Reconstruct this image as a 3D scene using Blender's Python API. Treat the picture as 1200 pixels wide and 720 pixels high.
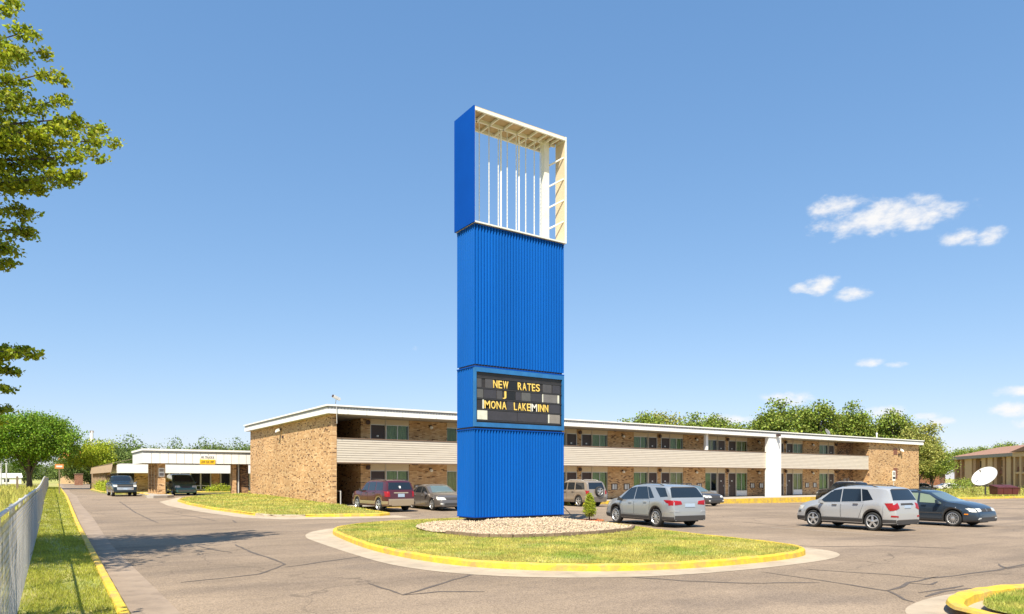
import bpy, bmesh, math, random
import numpy as np
from mathutils import Vector, Matrix
from mathutils.bvhtree import BVHTree
random.seed(7); RNG = np.random.default_rng(7)
for o in list(bpy.data.objects): bpy.data.objects.remove(o)
S = bpy.context.scene; COL = S.collection
R = math.radians

# ------------------------------------------------------------------ camera, sky, sun, exposure
cd = bpy.data.cameras.new('camera'); cam = bpy.data.objects.new('camera', cd); COL.objects.link(cam)
cam.location = (0, 0, 1.9); cam.rotation_euler = (R(90), 0, -0.5978)
cd.sensor_width = 36; cd.lens = 826/1200*36; cd.shift_y = (561-360)/1200; cd.clip_start = .1; cd.clip_end = 6000
S.camera = cam
SUN_EL, SUN_AZ = 54.0, (-.72, -.694)
W = bpy.data.worlds.new('World'); S.world = W; W.use_nodes = True
sd = bpy.data.lights.new('sun', 'SUN'); so = bpy.data.objects.new('sun', sd); COL.objects.link(so)
sd.energy = 5.0; sd.angle = R(.5); sd.color = (1, .92, .78)
sv = Vector((SUN_AZ[0]*math.cos(R(SUN_EL)), SUN_AZ[1]*math.cos(R(SUN_EL)), math.sin(R(SUN_EL))))
so.rotation_euler = sv.to_track_quat('Z', 'Y').to_euler(); so.location = (-20, -20, 40)
S.view_settings.view_transform = 'Standard'; S.view_settings.look = 'None'
S.view_settings.exposure = 0.78; S.view_settings.gamma = 1

def N(nt, t, **kw):
    n = nt.nodes.new(t)
    for k, v in kw.items():
        if k in n.inputs.keys(): n.inputs[k].default_value = v
        else: setattr(n, k, v)
    return n
def build_world():
    nt = W.node_tree; nt.nodes.clear(); L = nt.links.new
    out = N(nt, 'ShaderNodeOutputWorld'); bg = N(nt, 'ShaderNodeBackground'); bg.inputs[1].default_value = .1
    sky = N(nt, 'ShaderNodeTexSky'); sky.sky_type = 'NISHITA'; sky.sun_disc = False
    sky.sun_elevation = R(SUN_EL); sky.sun_rotation = math.atan2(SUN_AZ[0], SUN_AZ[1]); sky.altitude = 0
    sky.air_density = 1.0; sky.dust_density = .25; sky.ozone_density = 1.6
    geo = N(nt, 'ShaderNodeTexCoord')
    D = geo.outputs['Generated']
    def dot(v):
        n = N(nt, 'ShaderNodeVectorMath', operation='DOT_PRODUCT'); L(D, n.inputs[0]); n.inputs[1].default_value = v; return n.outputs['Value']
    def m(op, a, b=None, c=None):
        n = N(nt, 'ShaderNodeMath', operation=op)
        for i, x in enumerate((a, b, c)):
            if x is None: continue
            if isinstance(x, (int, float)): n.inputs[i].default_value = x
            else: L(x, n.inputs[i])
        return n.outputs[0]
    nz = N(nt, 'ShaderNodeTexNoise'); nz.inputs['Scale'].default_value = 32; nz.inputs['Detail'].default_value = 7; nz.inputs['Roughness'].default_value = .6
    mp = N(nt, 'ShaderNodeMapping'); mp.inputs['Scale'].default_value = (1, 1, 1.9); L(D, mp.inputs['Vector']); L(mp.outputs[0], nz.inputs['Vector'])
    nz2 = N(nt, 'ShaderNodeTexNoise'); nz2.inputs['Scale'].default_value = 90; nz2.inputs['Detail'].default_value = 4; L(mp.outputs[0], nz2.inputs['Vector'])
    turb = m('ADD', m('MULTIPLY', m('SUBTRACT', nz.outputs[0], .5), 3.3), m('MULTIPLY', m('SUBTRACT', nz2.outputs[0], .5), .9))
    tot = None
    # azimuth (deg clockwise from +Y), elevation (deg), half width, half height (deg), weight
    for az, el, a, b, w in CLOUDS:
        ca, sa, ce, se = math.cos(R(az)), math.sin(R(az)), math.cos(R(el)), math.sin(R(el))
        c = (sa*ce, ca*ce, se); u = (ca, -sa, 0); v = (-sa*se, -ca*se, ce)
        e = m('ADD', m('POWER', m('ABSOLUTE', m('DIVIDE', dot(u), math.sin(R(a)))), 2), m('POWER', m('ABSOLUTE', m('DIVIDE', dot(v), math.sin(R(b)))), 2))
        g = m('MINIMUM', m('MULTIPLY', m('SUBTRACT', 1.25, e), w), m('SUBTRACT', m('MULTIPLY', m('GREATER_THAN', dot(c), .5), 9), 5))
        g = m('MAXIMUM', g, -3.0)
        tot = g if tot is None else m('MAXIMUM', tot, g)
    dens = N(nt, 'ShaderNodeMapRange', interpolation_type='SMOOTHSTEP'); dens.inputs['From Min'].default_value = .15; dens.inputs['From Max'].default_value = 1.75
    L(m('ADD', tot, turb), dens.inputs['Value'])
    lim = N(nt, 'ShaderNodeMapRange'); lim.inputs['From Min'].default_value = -1.1; lim.inputs['From Max'].default_value = -.3; L(tot, lim.inputs['Value'])
    mix = N(nt, 'ShaderNodeMix', data_type='RGBA'); L(m('MULTIPLY', m('MULTIPLY', dens.outputs[0], lim.outputs[0]), .95), mix.inputs['Factor'])
    sx = N(nt, 'ShaderNodeSeparateColor'); L(sky.outputs[0], sx.inputs[0]); hs = N(nt, 'ShaderNodeCombineColor')
    for i, (gm_, sc_) in enumerate(((.81, .97), (.62, 1.47), (.50, 2.25))): L(m('MULTIPLY', m('POWER', sx.outputs[i], gm_), sc_), hs.inputs[i])
    L(hs.outputs[0], mix.inputs['A']); mix.inputs['B'].default_value = (5.9, 5.8, 5.7, 1)
    L(mix.outputs['Result'], bg.inputs[0]); L(bg.outputs[0], out.inputs[0])
def azel(x, y):
    t = (x-600)/826; return math.degrees(.5978+math.atan(t)), math.degrees(math.atan((561-y)/826/math.sqrt(1+t*t)))
CLOUDS = [(*azel(1042, 255), 4.6, 1.25, 1.1), (*azel(982, 242), 2.3, .8, .9), (*azel(1100, 243), 1.9, .45, .7), (*azel(1123, 280), 1.4, .7, .9), (*azel(1162, 275), 1.0, .7, .9),
          (*azel(962, 333), 1.3, .8, 1), (*azel(938, 337), .8, .45, .9), (*azel(1000, 344), 1.4, .6, .9), (*azel(1016, 425), 1.2, .4, .9), (*azel(1048, 428), .9, .25, .6),
          (*azel(922, 468), 2.1, .6, 1.1), (*azel(846, 493), 2.4, .55, 1), (*azel(1040, 483), 1.6, .55, 1), (*azel(1082, 488), 1.2, .3, .8), (*azel(1104, 494), 1.0, .35, .8),
          (*azel(1192, 459), 1.6, .4, .9), (*azel(1190, 479), 1.7, .6, 1), (*azel(1205, 498), 1.2, .4, 1), (*azel(487, 409), .4, .25, .6)]
CLOUDS = [(round(a, 2), round(e, 2), b, c, w) for a, e, b, c, w in CLOUDS]
build_world()

# ------------------------------------------------------------------ materials
MATS = {}
def mat(name, col, rough=.6, metal=0, var=0, vscale=3, bump=0, bscale=30, spec=.5, coat=0, island=0, trans=0, detail=6, stretch=(1, 1, 1), dirt=None):
    m = bpy.data.materials.new(name); m.use_nodes = True; nt = m.node_tree; L = nt.links.new
    p = nt.nodes['Principled BSDF']; p.inputs['Roughness'].default_value = rough; p.inputs['Metallic'].default_value = metal
    p.inputs['Specular IOR Level'].default_value = spec; p.inputs['Coat Weight'].default_value = coat; p.inputs['Coat Roughness'].default_value = .05
    c = (*col, 1); p.inputs['Base Color'].default_value = c; src = None
    tc = N(nt, 'ShaderNodeTexCoord'); mp = N(nt, 'ShaderNodeMapping'); mp.inputs['Scale'].default_value = stretch; L(tc.outputs['Object'], mp.inputs['Vector'])
    if var:
        nz = N(nt, 'ShaderNodeTexNoise'); nz.inputs['Scale'].default_value = vscale; nz.inputs['Detail'].default_value = detail; nz.inputs['Roughness'].default_value = .6
        L(mp.outputs[0], nz.inputs['Vector'])
        rp = N(nt, 'ShaderNodeMapRange'); rp.inputs['From Min'].default_value = .3; rp.inputs['From Max'].default_value = .7
        rp.inputs['To Min'].default_value = 1-var; rp.inputs['To Max'].default_value = 1+var; L(nz.outputs[0], rp.inputs['Value'])
        mx = N(nt, 'ShaderNodeMix', data_type='RGBA', blend_type='MULTIPLY'); mx.inputs['Factor'].default_value = 1
        mx.inputs['A'].default_value = c; L(rp.outputs[0], mx.inputs['B']); src = mx.outputs['Result']
    if dirt:
        dc, dscale, lo, hi = dirt
        nz = N(nt, 'ShaderNodeTexNoise'); nz.inputs['Scale'].default_value = dscale; nz.inputs['Detail'].default_value = 8; nz.inputs['Roughness'].default_value = .7; L(mp.outputs[0], nz.inputs['Vector'])
        rp = N(nt, 'ShaderNodeMapRange'); rp.inputs['To Max'].default_value = .85; rp.inputs['From Min'].default_value = lo; rp.inputs['From Max'].default_value = hi; L(nz.outputs[0], rp.inputs['Value'])
        mx = N(nt, 'ShaderNodeMix', data_type='RGBA'); L(rp.outputs[0], mx.inputs['Factor'])
        if src: L(src, mx.inputs['A'])
        else: mx.inputs['A'].default_value = c
        mx.inputs['B'].default_value = (*dc, 1); src = mx.outputs['Result']
    if island:
        g = N(nt, 'ShaderNodeNewGeometry'); rp = N(nt, 'ShaderNodeHueSaturation')
        mr = N(nt, 'ShaderNodeMapRange'); mr.inputs['To Min'].default_value = 1-island; mr.inputs['To Max'].default_value = 1+island; L(g.outputs['Random Per Island'], mr.inputs['Value'])
        mh = N(nt, 'ShaderNodeMapRange'); mh.inputs['To Min'].default_value = .5-island*.05; mh.inputs['To Max'].default_value = .5+island*.05
        mo = N(nt, 'ShaderNodeMath', operation='FRACT'); mm = N(nt, 'ShaderNodeMath', operation='MULTIPLY'); mm.inputs[1].default_value = 17.3
        L(g.outputs['Random Per Island'], mm.inputs[0]); L(mm.outputs[0], mo.inputs[0]); L(mo.outputs[0], mh.inputs['Value'])
        L(mr.outputs[0], rp.inputs['Value']); L(mh.outputs[0], rp.inputs['Hue'])
        if src: L(src, rp.inputs['Color'])
        else: rp.inputs['Color'].default_value = c
        src = rp.outputs[0]
    if src: L(src, p.inputs['Base Color'])
    if bump:
        nb = N(nt, 'ShaderNodeTexNoise'); nb.inputs['Scale'].default_value = bscale; nb.inputs['Detail'].default_value = 5; L(mp.outputs[0], nb.inputs['Vector'])
        bp = N(nt, 'ShaderNodeBump'); bp.inputs['Strength'].default_value = bump; bp.inputs['Distance'].default_value = .02; L(nb.outputs[0], bp.inputs['Height']); L(bp.outputs[0], p.inputs['Normal'])
    if trans:
        tr = N(nt, 'ShaderNodeBsdfTranslucent')
        if src: L(src, tr.inputs['Color'])
        else: tr.inputs['Color'].default_value = c
        ms = N(nt, 'ShaderNodeMixShader'); ms.inputs[0].default_value = trans; out = nt.nodes['Material Output']
        L(p.outputs[0], ms.inputs[1]); L(tr.outputs[0], ms.inputs[2]); L(ms.outputs[0], out.inputs['Surface'])
    MATS[name] = m; return m

def brick_mat(name, dark_share=.085, stops=None):
    m = bpy.data.materials.new(name); m.use_nodes = True; nt = m.node_tree; L = nt.links.new
    p = nt.nodes['Principled BSDF']; p.inputs['Roughness'].default_value = .88; p.inputs['Specular IOR Level'].default_value = .25
    g = N(nt, 'ShaderNodeNewGeometry'); sp = N(nt, 'ShaderNodeSeparateXYZ'); L(g.outputs['Position'], sp.inputs[0])
    ad = N(nt, 'ShaderNodeMath', operation='ADD'); L(sp.outputs['X'], ad.inputs[0]); L(sp.outputs['Y'], ad.inputs[1])
    cb = N(nt, 'ShaderNodeCombineXYZ'); L(ad.outputs[0], cb.inputs['X']); L(sp.outputs['Z'], cb.inputs['Y'])
    bt = N(nt, 'ShaderNodeTexBrick'); L(cb.outputs[0], bt.inputs['Vector'])
    bt.inputs['Scale'].default_value = 1; bt.inputs['Brick Width'].default_value = .25; bt.inputs['Row Height'].default_value = .08; bt.inputs['Mortar Size'].default_value = .006; bt.inputs['Mortar Smooth'].default_value = .2
    bt.inputs['Color1'].default_value = (0, 0, 0, 1); bt.inputs['Color2'].default_value = (1, 1, 1, 1); bt.inputs['Mortar'].default_value = (.5, .5, .5, 1); bt.inputs['Bias'].default_value = 0
    cr = N(nt, 'ShaderNodeValToRGB'); cr.color_ramp.interpolation = 'CONSTANT'; e = cr.color_ramp.elements
    stops = stops or [(0, (.17, .09, .045)), (dark_share, (.40, .22, .10)), (dark_share+.1, (.52, .31, .145)), (.42, (.60, .38, .19)), (.6, (.54, .32, .15)), (.75, (.64, .43, .23)), (.9, (.50, .29, .13))]
    e[0].position = stops[0][0]; e[0].color = (*stops[0][1], 1); e[1].position = stops[1][0]; e[1].color = (*stops[1][1], 1)
    for q, c in stops[2:]: x = e.new(q); x.color = (*c, 1)
    L(bt.outputs['Color'], cr.inputs['Fac'])
    mo = N(nt, 'ShaderNodeMix', data_type='RGBA'); L(bt.outputs['Fac'], mo.inputs['Factor']); L(cr.outputs[0], mo.inputs['A']); mo.inputs['B'].default_value = (.42, .31, .20, 1)
    nz = N(nt, 'ShaderNodeTexNoise'); nz.inputs['Scale'].default_value = .5; nz.inputs['Detail'].default_value = 8; L(g.outputs['Position'], nz.inputs['Vector'])
    mr = N(nt, 'ShaderNodeMapRange'); mr.inputs['From Min'].default_value = .3; mr.inputs['From Max'].default_value = .7; mr.inputs['To Min'].default_value = .86; mr.inputs['To Max'].default_value = 1.14; L(nz.outputs[0], mr.inputs['Value'])
    mu = N(nt, 'ShaderNodeMix', data_type='RGBA', blend_type='MULTIPLY'); mu.inputs['Factor'].default_value = 1; L(mo.outputs['Result'], mu.inputs['A']); L(mr.outputs[0], mu.inputs['B'])
    L(mu.outputs['Result'], p.inputs['Base Color'])
    bp = N(nt, 'ShaderNodeBump'); bp.inputs['Strength'].default_value = .6; bp.inputs['Distance'].default_value = .008; bp.invert = True; L(bt.outputs['Fac'], bp.inputs['Height']); L(bp.outputs[0], p.inputs['Normal'])
    MATS[name] = m; return m

def asphalt_mat():
    m = bpy.data.materials.new('asphalt'); m.use_nodes = True; nt = m.node_tree; L = nt.links.new
    p = nt.nodes['Principled BSDF']; p.inputs['Roughness'].default_value = .92; p.inputs['Specular IOR Level'].default_value = .25
    tc = N(nt, 'ShaderNodeTexCoord'); P = tc.outputs['Object']
    def noise(sc, det=6, rough=.6, st=(1, 1, 1)):
        mp = N(nt, 'ShaderNodeMapping'); mp.inputs['Scale'].default_value = st; L(P, mp.inputs['Vector'])
        n = N(nt, 'ShaderNodeTexNoise'); n.inputs['Scale'].default_value = sc; n.inputs['Detail'].default_value = det; n.inputs['Roughness'].default_value = rough; L(mp.outputs[0], n.inputs['Vector']); return n.outputs[0]
    def rng(v, a, b, c, d):
        n = N(nt, 'ShaderNodeMapRange'); L(v, n.inputs['Value'])
        for k, x in zip(('From Min', 'From Max', 'To Min', 'To Max'), (a, b, c, d)): n.inputs[k].default_value = x
        return n.outputs[0]
    def mixc(f, A, B, t='MIX'):
        n = N(nt, 'ShaderNodeMix', data_type='RGBA', blend_type=t)
        for k, x in (('Factor', f), ('A', A), ('B', B)):
            if isinstance(x, tuple): n.inputs[k].default_value = x
            elif isinstance(x, (int, float)): n.inputs[k].default_value = x
            else: L(x, n.inputs[k])
        return n.outputs['Result']
    base = mixc(rng(noise(.12, 5), .38, .62, 0, 1), (.228, .172, .120, 1), (.305, .232, .165, 1))
    base = mixc(rng(noise(.35, 8, .65, (.5, 1.3, 1)), .48, .72, 0, .55), base, (.13, .10, .08, 1))
    base = mixc(rng(noise(1.6, 8, .7), .55, .8, 0, .4), base, (.14, .11, .09, 1))
    base = mixc(rng(noise(4, 6, .7), .55, .75, 0, .3), base, (.32, .245, .185, 1))
    base = mixc(rng(noise(.45, 7, .65, (.16, 1.1, 1)), .5, .68, 0, .5), base, (.13, .102, .08, 1))
    base = mixc(rng(noise(.22, 3, .5), .60, .66, 0, .45), base, (.16, .125, .098, 1))
    v = N(nt, 'ShaderNodeTexVoronoi'); v.inputs['Scale'].default_value = 55; L(P, v.inputs['Vector'])
    base = mixc(1, base, rng(v.outputs['Color'], 0, 1, .62, 1.38), 'MULTIPLY')
    # fine hairline cracks
    vc = N(nt, 'ShaderNodeTexVoronoi', feature='DISTANCE_TO_EDGE'); vc.inputs['Scale'].default_value = .22
    nzv = N(nt, 'ShaderNodeTexNoise'); nzv.inputs['Scale'].default_value = .9; nzv.inputs['Detail'].default_value = 6; L(P, nzv.inputs['Vector'])
    ad = N(nt, 'ShaderNodeMix', data_type='RGBA', blend_type='ADD'); ad.inputs['Factor'].default_value = 1.6; L(P, ad.inputs['A']); L(nzv.outputs['Color'], ad.inputs['B']); L(ad.outputs['Result'], vc.inputs['Vector'])
    crk = rng(vc.outputs['Distance'], .002, .006, .55, 0)
    gate = rng(noise(.07, 3), .45, .58, 0, 1)
    mm = N(nt, 'ShaderNodeMath', operation='MULTIPLY'); L(crk, mm.inputs[0]); L(gate, mm.inputs[1])
    base = mixc(mm.outputs[0], base, (.035, .03, .028, 1))
    L(base, p.inputs['Base Color'])
    bp = N(nt, 'ShaderNodeBump'); bp.inputs['Strength'].default_value = .35; bp.inputs['Distance'].default_value = .01; L(v.outputs['Distance'], bp.inputs['Height']); L(bp.outputs[0], p.inputs['Normal'])
    MATS['asphalt'] = m; return m

asphalt_mat()
brick_mat('brick'); brick_mat('brick_dark_shade', .2, [(0, (.05, .028, .018)), (.2, (.14, .07, .035)), (.35, (.30, .155, .07)), (.6, (.36, .20, .09)), (.8, (.24, .115, .05))])  # second one is a darker copy; recess walls carry their shade as colour
brick_mat('brick_red', .1, [(0, (.16, .06, .035)), (.3, (.24, .09, .05)), (.6, (.30, .12, .07)), (.85, (.19, .07, .04))])
mat('crack_seal', (.105, .083, .066), .8, var=.25, vscale=8)
mat('gutter', (.29, .22, .16), .9, var=.2, vscale=1.2, bump=.2, bscale=60, dirt=((.16, .12, .09), 1.6, .5, .75)); mat('concrete', (.42, .34, .245), .9, var=.16, vscale=1.2, bump=.2, bscale=60, dirt=((.24, .19, .14), 2.2, .52, .75))
mat('walk_concrete', (.38, .34, .29), .9, var=.12, vscale=2)
mat('yellow_paint', (.66, .44, .035), .75, var=.2, vscale=5, bump=.25, bscale=25, dirt=((.40, .27, .11), 2.6, .46, .64))
mat('white_line', (.33, .28, .23), .85, var=.3, vscale=6)
mat('earth', (.135, .125, .04), 1, var=.35, vscale=1.5)
mat('field', (.36, .35, .09), 1, var=.4, vscale=.4)
mat('lawn', (.37, .33, .10), 1, var=.35, vscale=.9, dirt=((.20, .24, .05), .55, .47, .62))
mat('grass_blade', (.50, .45, .115), .8, island=.4, trans=.3, spec=.2, var=.3, vscale=.8, dirt=((.24, .34, .05), .55, .47, .62))
mat('grass_lush', (.38, .39, .06), .8, island=.35, trans=.3, spec=.2, var=.3, vscale=.8)
mat('tall_grass', (.46, .43, .11), .8, island=.5, trans=.3, spec=.2, var=.4, vscale=.3)
mat('gravel', (.44, .345, .24), .95, var=.28, vscale=6, bump=.6, bscale=40)
mat('stone', (.44, .345, .235), .9, island=.35, spec=.3)
mat('edging', (.20, .14, .09), .9, var=.3, vscale=5)
mat('mulch', (.33, .10, .04), .95, island=.4)
mat('blue_rib', (.001, .10, .42), .6, var=.10, vscale=.7, spec=.2, stretch=(1, 1, .15))
mat('blue_smooth', (.0005, .06, .34), .7, var=.06, vscale=.8, spec=.1)
mat('blue_frame', (.02, .14, .36), .45, var=.15, vscale=3)
mat('dark_steel', (.03, .03, .035), .6)
mat('cream_steel', (.74, .72, .65), .5, var=.08, vscale=2, dirt=((.42, .28, .14), 3, .62, .8))
mat('tan_sheet', (.50, .36, .20), .7, var=.18, vscale=1.5)  # even tan with mild noise
mat('board_black', (.028, .024, .024), .45, var=.3, vscale=3)
for i, c in enumerate([(.075, .07, .072), (.045, .042, .05), (.10, .098, .095), (.16, .15, .145), (.012, .012, .013), (.62, .62, .52), (.24, .215, .19)]): mat('card_%d' % i, c, .35, var=.1, vscale=5)
mat('letter_yellow', (.80, .56, .13), .5); mat('letter_white', (.72, .70, .62), .5)
mat('white_metal', (.80, .79, .76), .45, var=.05, vscale=1.5, dirt=((.55, .5, .42), 2.5, .62, .85), stretch=(1, 1, .3))
mat('white_paint', (.80, .785, .75), .6, var=.05, vscale=1)
mat('rib_shade_grey', (.40, .40, .40), .6)  # grey stands in for the shade under the roof cap
mat('siding', (.55, .485, .395), .6, var=.07, vscale=.6, dirt=((.45, .37, .27), 1.6, .6, .85), stretch=(.4, 1, 2))
mat('brown_trim', (.20, .13, .085), .6)
mat('soffit', (.50, .46, .39), .8, var=.05)
mat('header_tan', (.62, .50, .34), .7, var=.05, vscale=2)
mat('door_brown', (.05, .027, .02), .45, var=.1, vscale=4)
mat('aluminium', (.60, .58, .54), .4, metal=.5)
mat('curtain', (.56, .66, .40), .9, trans=.2, var=.1, vscale=2); mat('curtain_cream', (.74, .68, .46), .9, trans=.2, var=.1, vscale=2)
mat('interior', (.03, .03, .028), .9)
mat('roofing', (.36, .34, .32), .9, var=.1)
mat('globe', (.85, .82, .74), .3); mat('lamp_dark', (.06, .03, .022), .5); mat('vent', (.10, .075, .06), .6)
mat('galvanised', (.58, .56, .53), .5, metal=.15, var=.15, vscale=3); mat('fence_wire', (.62, .59, .54), .6, var=.25, vscale=1.2)
mat('wood_post', (.20, .15, .10), .9, var=.2); mat('sign_orange', (.62, .24, .06), .5); mat('sign_yellow', (.85, .50, .02), .5); mat('sign_white', (.8, .8, .76), .5); mat('ink', (.02, .02, .025), .6)
mat('shingle', (.30, .165, .11), .9, var=.2, vscale=3, bump=.3, bscale=8); mat('shingle_brown', (.38, .27, .17), .9, var=.18, vscale=3); mat('orange_roof', (.62, .23, .06), .8, var=.1)
mat('stucco', (.42, .25, .15), .9, var=.08, vscale=1); mat('stucco_light', (.56, .38, .23), .9, var=.06); mat('rail_brown', (.20, .08, .05), .7); mat('grey_trim', (.27, .24, .22), .8)
mat('bark', (.085, .06, .045), .95, var=.3, vscale=6, bump=.7, bscale=14, stretch=(1, 1, .3))
mat('leaf_maple', (.33, .375, .025), .5, island=.55, trans=.5, spec=.4)
mat('leaf_round', (.17, .28, .022), .6, island=.5, trans=.32, spec=.3)
mat('leaf_bright', (.38, .44, .03), .6, island=.45, trans=.35, spec=.3)
mat('leaf_wood', (.21, .27, .042), .6, island=.55, trans=.2, spec=.3)
mat('leaf_far', (.15, .21, .055), .7, island=.4, trans=.25, spec=.2)
mat('leaf_olive', (.33, .34, .08), .6, island=.45, trans=.3, spec=.3)
mat('leaf_shrub', (.36, .42, .035), .6, island=.4, trans=.3, spec=.3)
mat('dumpster_red', (.085, .018, .015), .5, var=.2, vscale=2); mat('dish_white', (.62, .62, .60), .6)
# cars
def paint(name, c, metal=.35, rough=.28): return mat(name, c, rough, metal, coat=.8, spec=.5, var=.03, vscale=40)
paint('paint_silver', (.40, .42, .43), .5); paint('paint_white_silver', (.46, .465, .465), .35); paint('paint_navy', (.028, .042, .060), .3)
paint('paint_maroon', (.095, .018, .024), .3); paint('paint_gold', (.42, .33, .22), .35); paint('paint_grey', (.19, .165, .145), .5); paint('paint_beige', (.36, .30, .235), .45)
paint('paint_charcoal', (.075, .066, .06), .4); paint('paint_black', (.018, .017, .017), .2); paint('paint_white', (.62, .60, .55), .1); paint('paint_teal', (.012, .02, .022), .2); paint('paint_green', (.05, .115, .095), .35)
mat('car_glass', (.012, .017, .022), .06, spec=.7, coat=.5); mat('car_glass_light', (.20, .25, .17), .08, spec=.6, coat=.4); mat('car_glass_clear', (.11, .15, .14), .05, spec=.8, coat=.6)  # the light one is opaque; pale green stands for lawn light coming through
mat('rubber', (.02, .02, .02), .85); mat('rim', (.58, .58, .57), .3, metal=.7); mat('rim_back', (.05, .05, .05), .6); mat('plastic_black', (.045, .042, .04), .6); mat('chrome', (.55, .55, .54), .35, metal=.7)
mat('tail_red', (.30, .004, .006), .3, coat=.3); mat('lens_clear', (.62, .62, .58), .12, coat=.8); mat('amber', (.75, .25, .02), .2); mat('plate', (.34, .42, .52), .4); mat('underbody', (.012, .012, .012), .9)
def glass_mat():
    m = bpy.data.materials.new('window_glass'); m.use_nodes = True; nt = m.node_tree; L = nt.links.new
    nt.nodes.remove(nt.nodes['Principled BSDF']); out = nt.nodes['Material Output']
    g = N(nt, 'ShaderNodeBsdfGlossy'); g.inputs['Roughness'].default_value = .03; t = N(nt, 'ShaderNodeBsdfTransparent'); t.inputs[0].default_value = (.80, .86, .80, 1)
    f = N(nt, 'ShaderNodeFresnel'); f.inputs[0].default_value = 1.5; ms = N(nt, 'ShaderNodeMixShader'); gb = N(nt, 'ShaderNodeNewGeometry'); iv = N(nt, 'ShaderNodeMath', operation='SUBTRACT'); iv.inputs[0].default_value = 1; L(gb.outputs['Backfacing'], iv.inputs[1]); mu = N(nt, 'ShaderNodeMath', operation='MULTIPLY'); L(f.outputs[0], mu.inputs[0]); L(iv.outputs[0], mu.inputs[1]); L(mu.outputs[0], ms.inputs[0]); L(t.outputs[0], ms.inputs[1]); L(g.outputs[0], ms.inputs[2]); L(ms.outputs[0], out.inputs['Surface'])
    MATS['window_glass'] = m
glass_mat()

# ------------------------------------------------------------------ mesh helpers
class MB:
    def __init__(s): s.v = []; s.f = []
    def add(s, vs, fs):
        b = len(s.v); s.v += [tuple(v) for v in vs]; s.f += [tuple(b+i for i in f) for f in fs]; return s
    def box(s, x0, x1, y0, y1, z0, z1):
        return s.add([(x0, y0, z0), (x1, y0, z0), (x1, y1, z0), (x0, y1, z0), (x0, y0, z1), (x1, y0, z1), (x1, y1, z1), (x0, y1, z1)],
                     [(0, 3, 2, 1), (4, 5, 6, 7), (0, 1, 5, 4), (1, 2, 6, 5), (2, 3, 7, 6), (3, 0, 4, 7)])
    def bar(s, a, b, w, h=None):
        h = h or w; a = Vector(a); b = Vector(b); d = (b-a).normalized(); up = Vector((0, 0, 1)) if abs(d.z) < .95 else Vector((1, 0, 0))
        x = d.cross(up).normalized()*w/2; y = x.cross(d).normalized()*h/2
        vs = [p+i*x+j*y for p in (a, b) for i, j in ((-1, -1), (1, -1), (1, 1), (-1, 1))]
        return s.add(vs, [(0, 1, 2, 3), (7, 6, 5, 4), (0, 4, 5, 1), (1, 5, 6, 2), (2, 6, 7, 3), (3, 7, 4, 0)])
    def tube(s, pts, r, n=8, caps=True):
        pts = [Vector(p) for p in pts]; rs = r if isinstance(r, (list, tuple)) else [r]*len(pts); b = len(s.v)
        for i, p in enumerate(pts):
            d = (pts[min(i+1, len(pts)-1)]-pts[max(i-1, 0)]).normalized(); up = Vector((0, 0, 1)) if abs(d.z) < .9 else Vector((1, 0, 0))
            x = d.cross(up).normalized(); y = d.cross(x)
            s.v += [tuple(p+(x*math.cos(2*math.pi*k/n)+y*math.sin(2*math.pi*k/n))*rs[i]) for k in range(n)]
        for i in range(len(pts)-1):
            for k in range(n): a = b+i*n+k; c = b+i*n+(k+1) % n; s.f.append((a, c, c+n, a+n))
        if caps: s.f.append(tuple(b+k for k in range(n))); s.f.append(tuple(b+(len(pts)-1)*n+k for k in reversed(range(n))))
        return s
    def lathe(s, prof, n=20, axis='z', c=(0, 0, 0), caps=True):
        b = len(s.v)
        for r, h in prof:
            for k in range(n):
                a = 2*math.pi*k/n; u, v = r*math.cos(a), r*math.sin(a)
                q = (u, v, h) if axis == 'z' else (u, h, v)
                s.v.append((q[0]+c[0], q[1]+c[1], q[2]+c[2]))
        for i in range(len(prof)-1):
            for k in range(n): a = b+i*n+k; d = b+i*n+(k+1) % n; s.f.append((a, d, d+n, a+n))
        if caps: s.f.append(tuple(b+k for k in reversed(range(n)))); s.f.append(tuple(b+(len(prof)-1)*n+k for k in range(n)))
        return s
    def prism(s, poly, z0, z1):
        n = len(poly); s.add([(x, y, z0) for x, y in poly]+[(x, y, z1) for x, y in poly], [tuple(reversed(range(n))), tuple(range(n, 2*n))]+[(i, (i+1) % n, n+(i+1) % n, n+i) for i in range(n)]); return s
    def mesh(s, name, m, smooth=False):
        me = bpy.data.meshes.new(name); me.from_pydata(s.v, [], s.f); me.materials.append(MATS[m])
        bm = bmesh.new(); bm.from_mesh(me); bmesh.ops.recalc_face_normals(bm, faces=bm.faces); bm.to_mesh(me); bm.free()
        if smooth:
            me.polygons.foreach_set('use_smooth', [True]*len(me.polygons))
            try: me.set_sharp_from_angle(angle=R(38))
            except Exception: pass
        return me
    def build(s, name, m, parent=None, smooth=False, loc=None):
        return inst(s.mesh(name, m, smooth), name, parent, loc)
def inst(me, name, parent=None, loc=None, rot=None):
    o = bpy.data.objects.new(name, me); COL.objects.link(o)
    if parent is not None: o.parent = parent
    if loc is not None: o.location = loc
    if rot is not None: o.rotation_euler = rot
    return o
def np_mesh(name, verts, faces, m):       # verts (n,3), faces (m,k)
    me = bpy.data.meshes.new(name); verts = np.asarray(verts, dtype=np.float32); faces = np.asarray(faces, dtype=np.int32); k = faces.shape[1]
    me.vertices.add(len(verts)); me.vertices.foreach_set('co', verts.ravel()); me.loops.add(faces.size); me.loops.foreach_set('vertex_index', faces.ravel())
    me.polygons.add(len(faces)); me.polygons.foreach_set('loop_start', np.arange(0, faces.size, k, dtype=np.int32))
    me.update(calc_edges=True); me.validate(); me.materials.append(MATS[m]); return me
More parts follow.
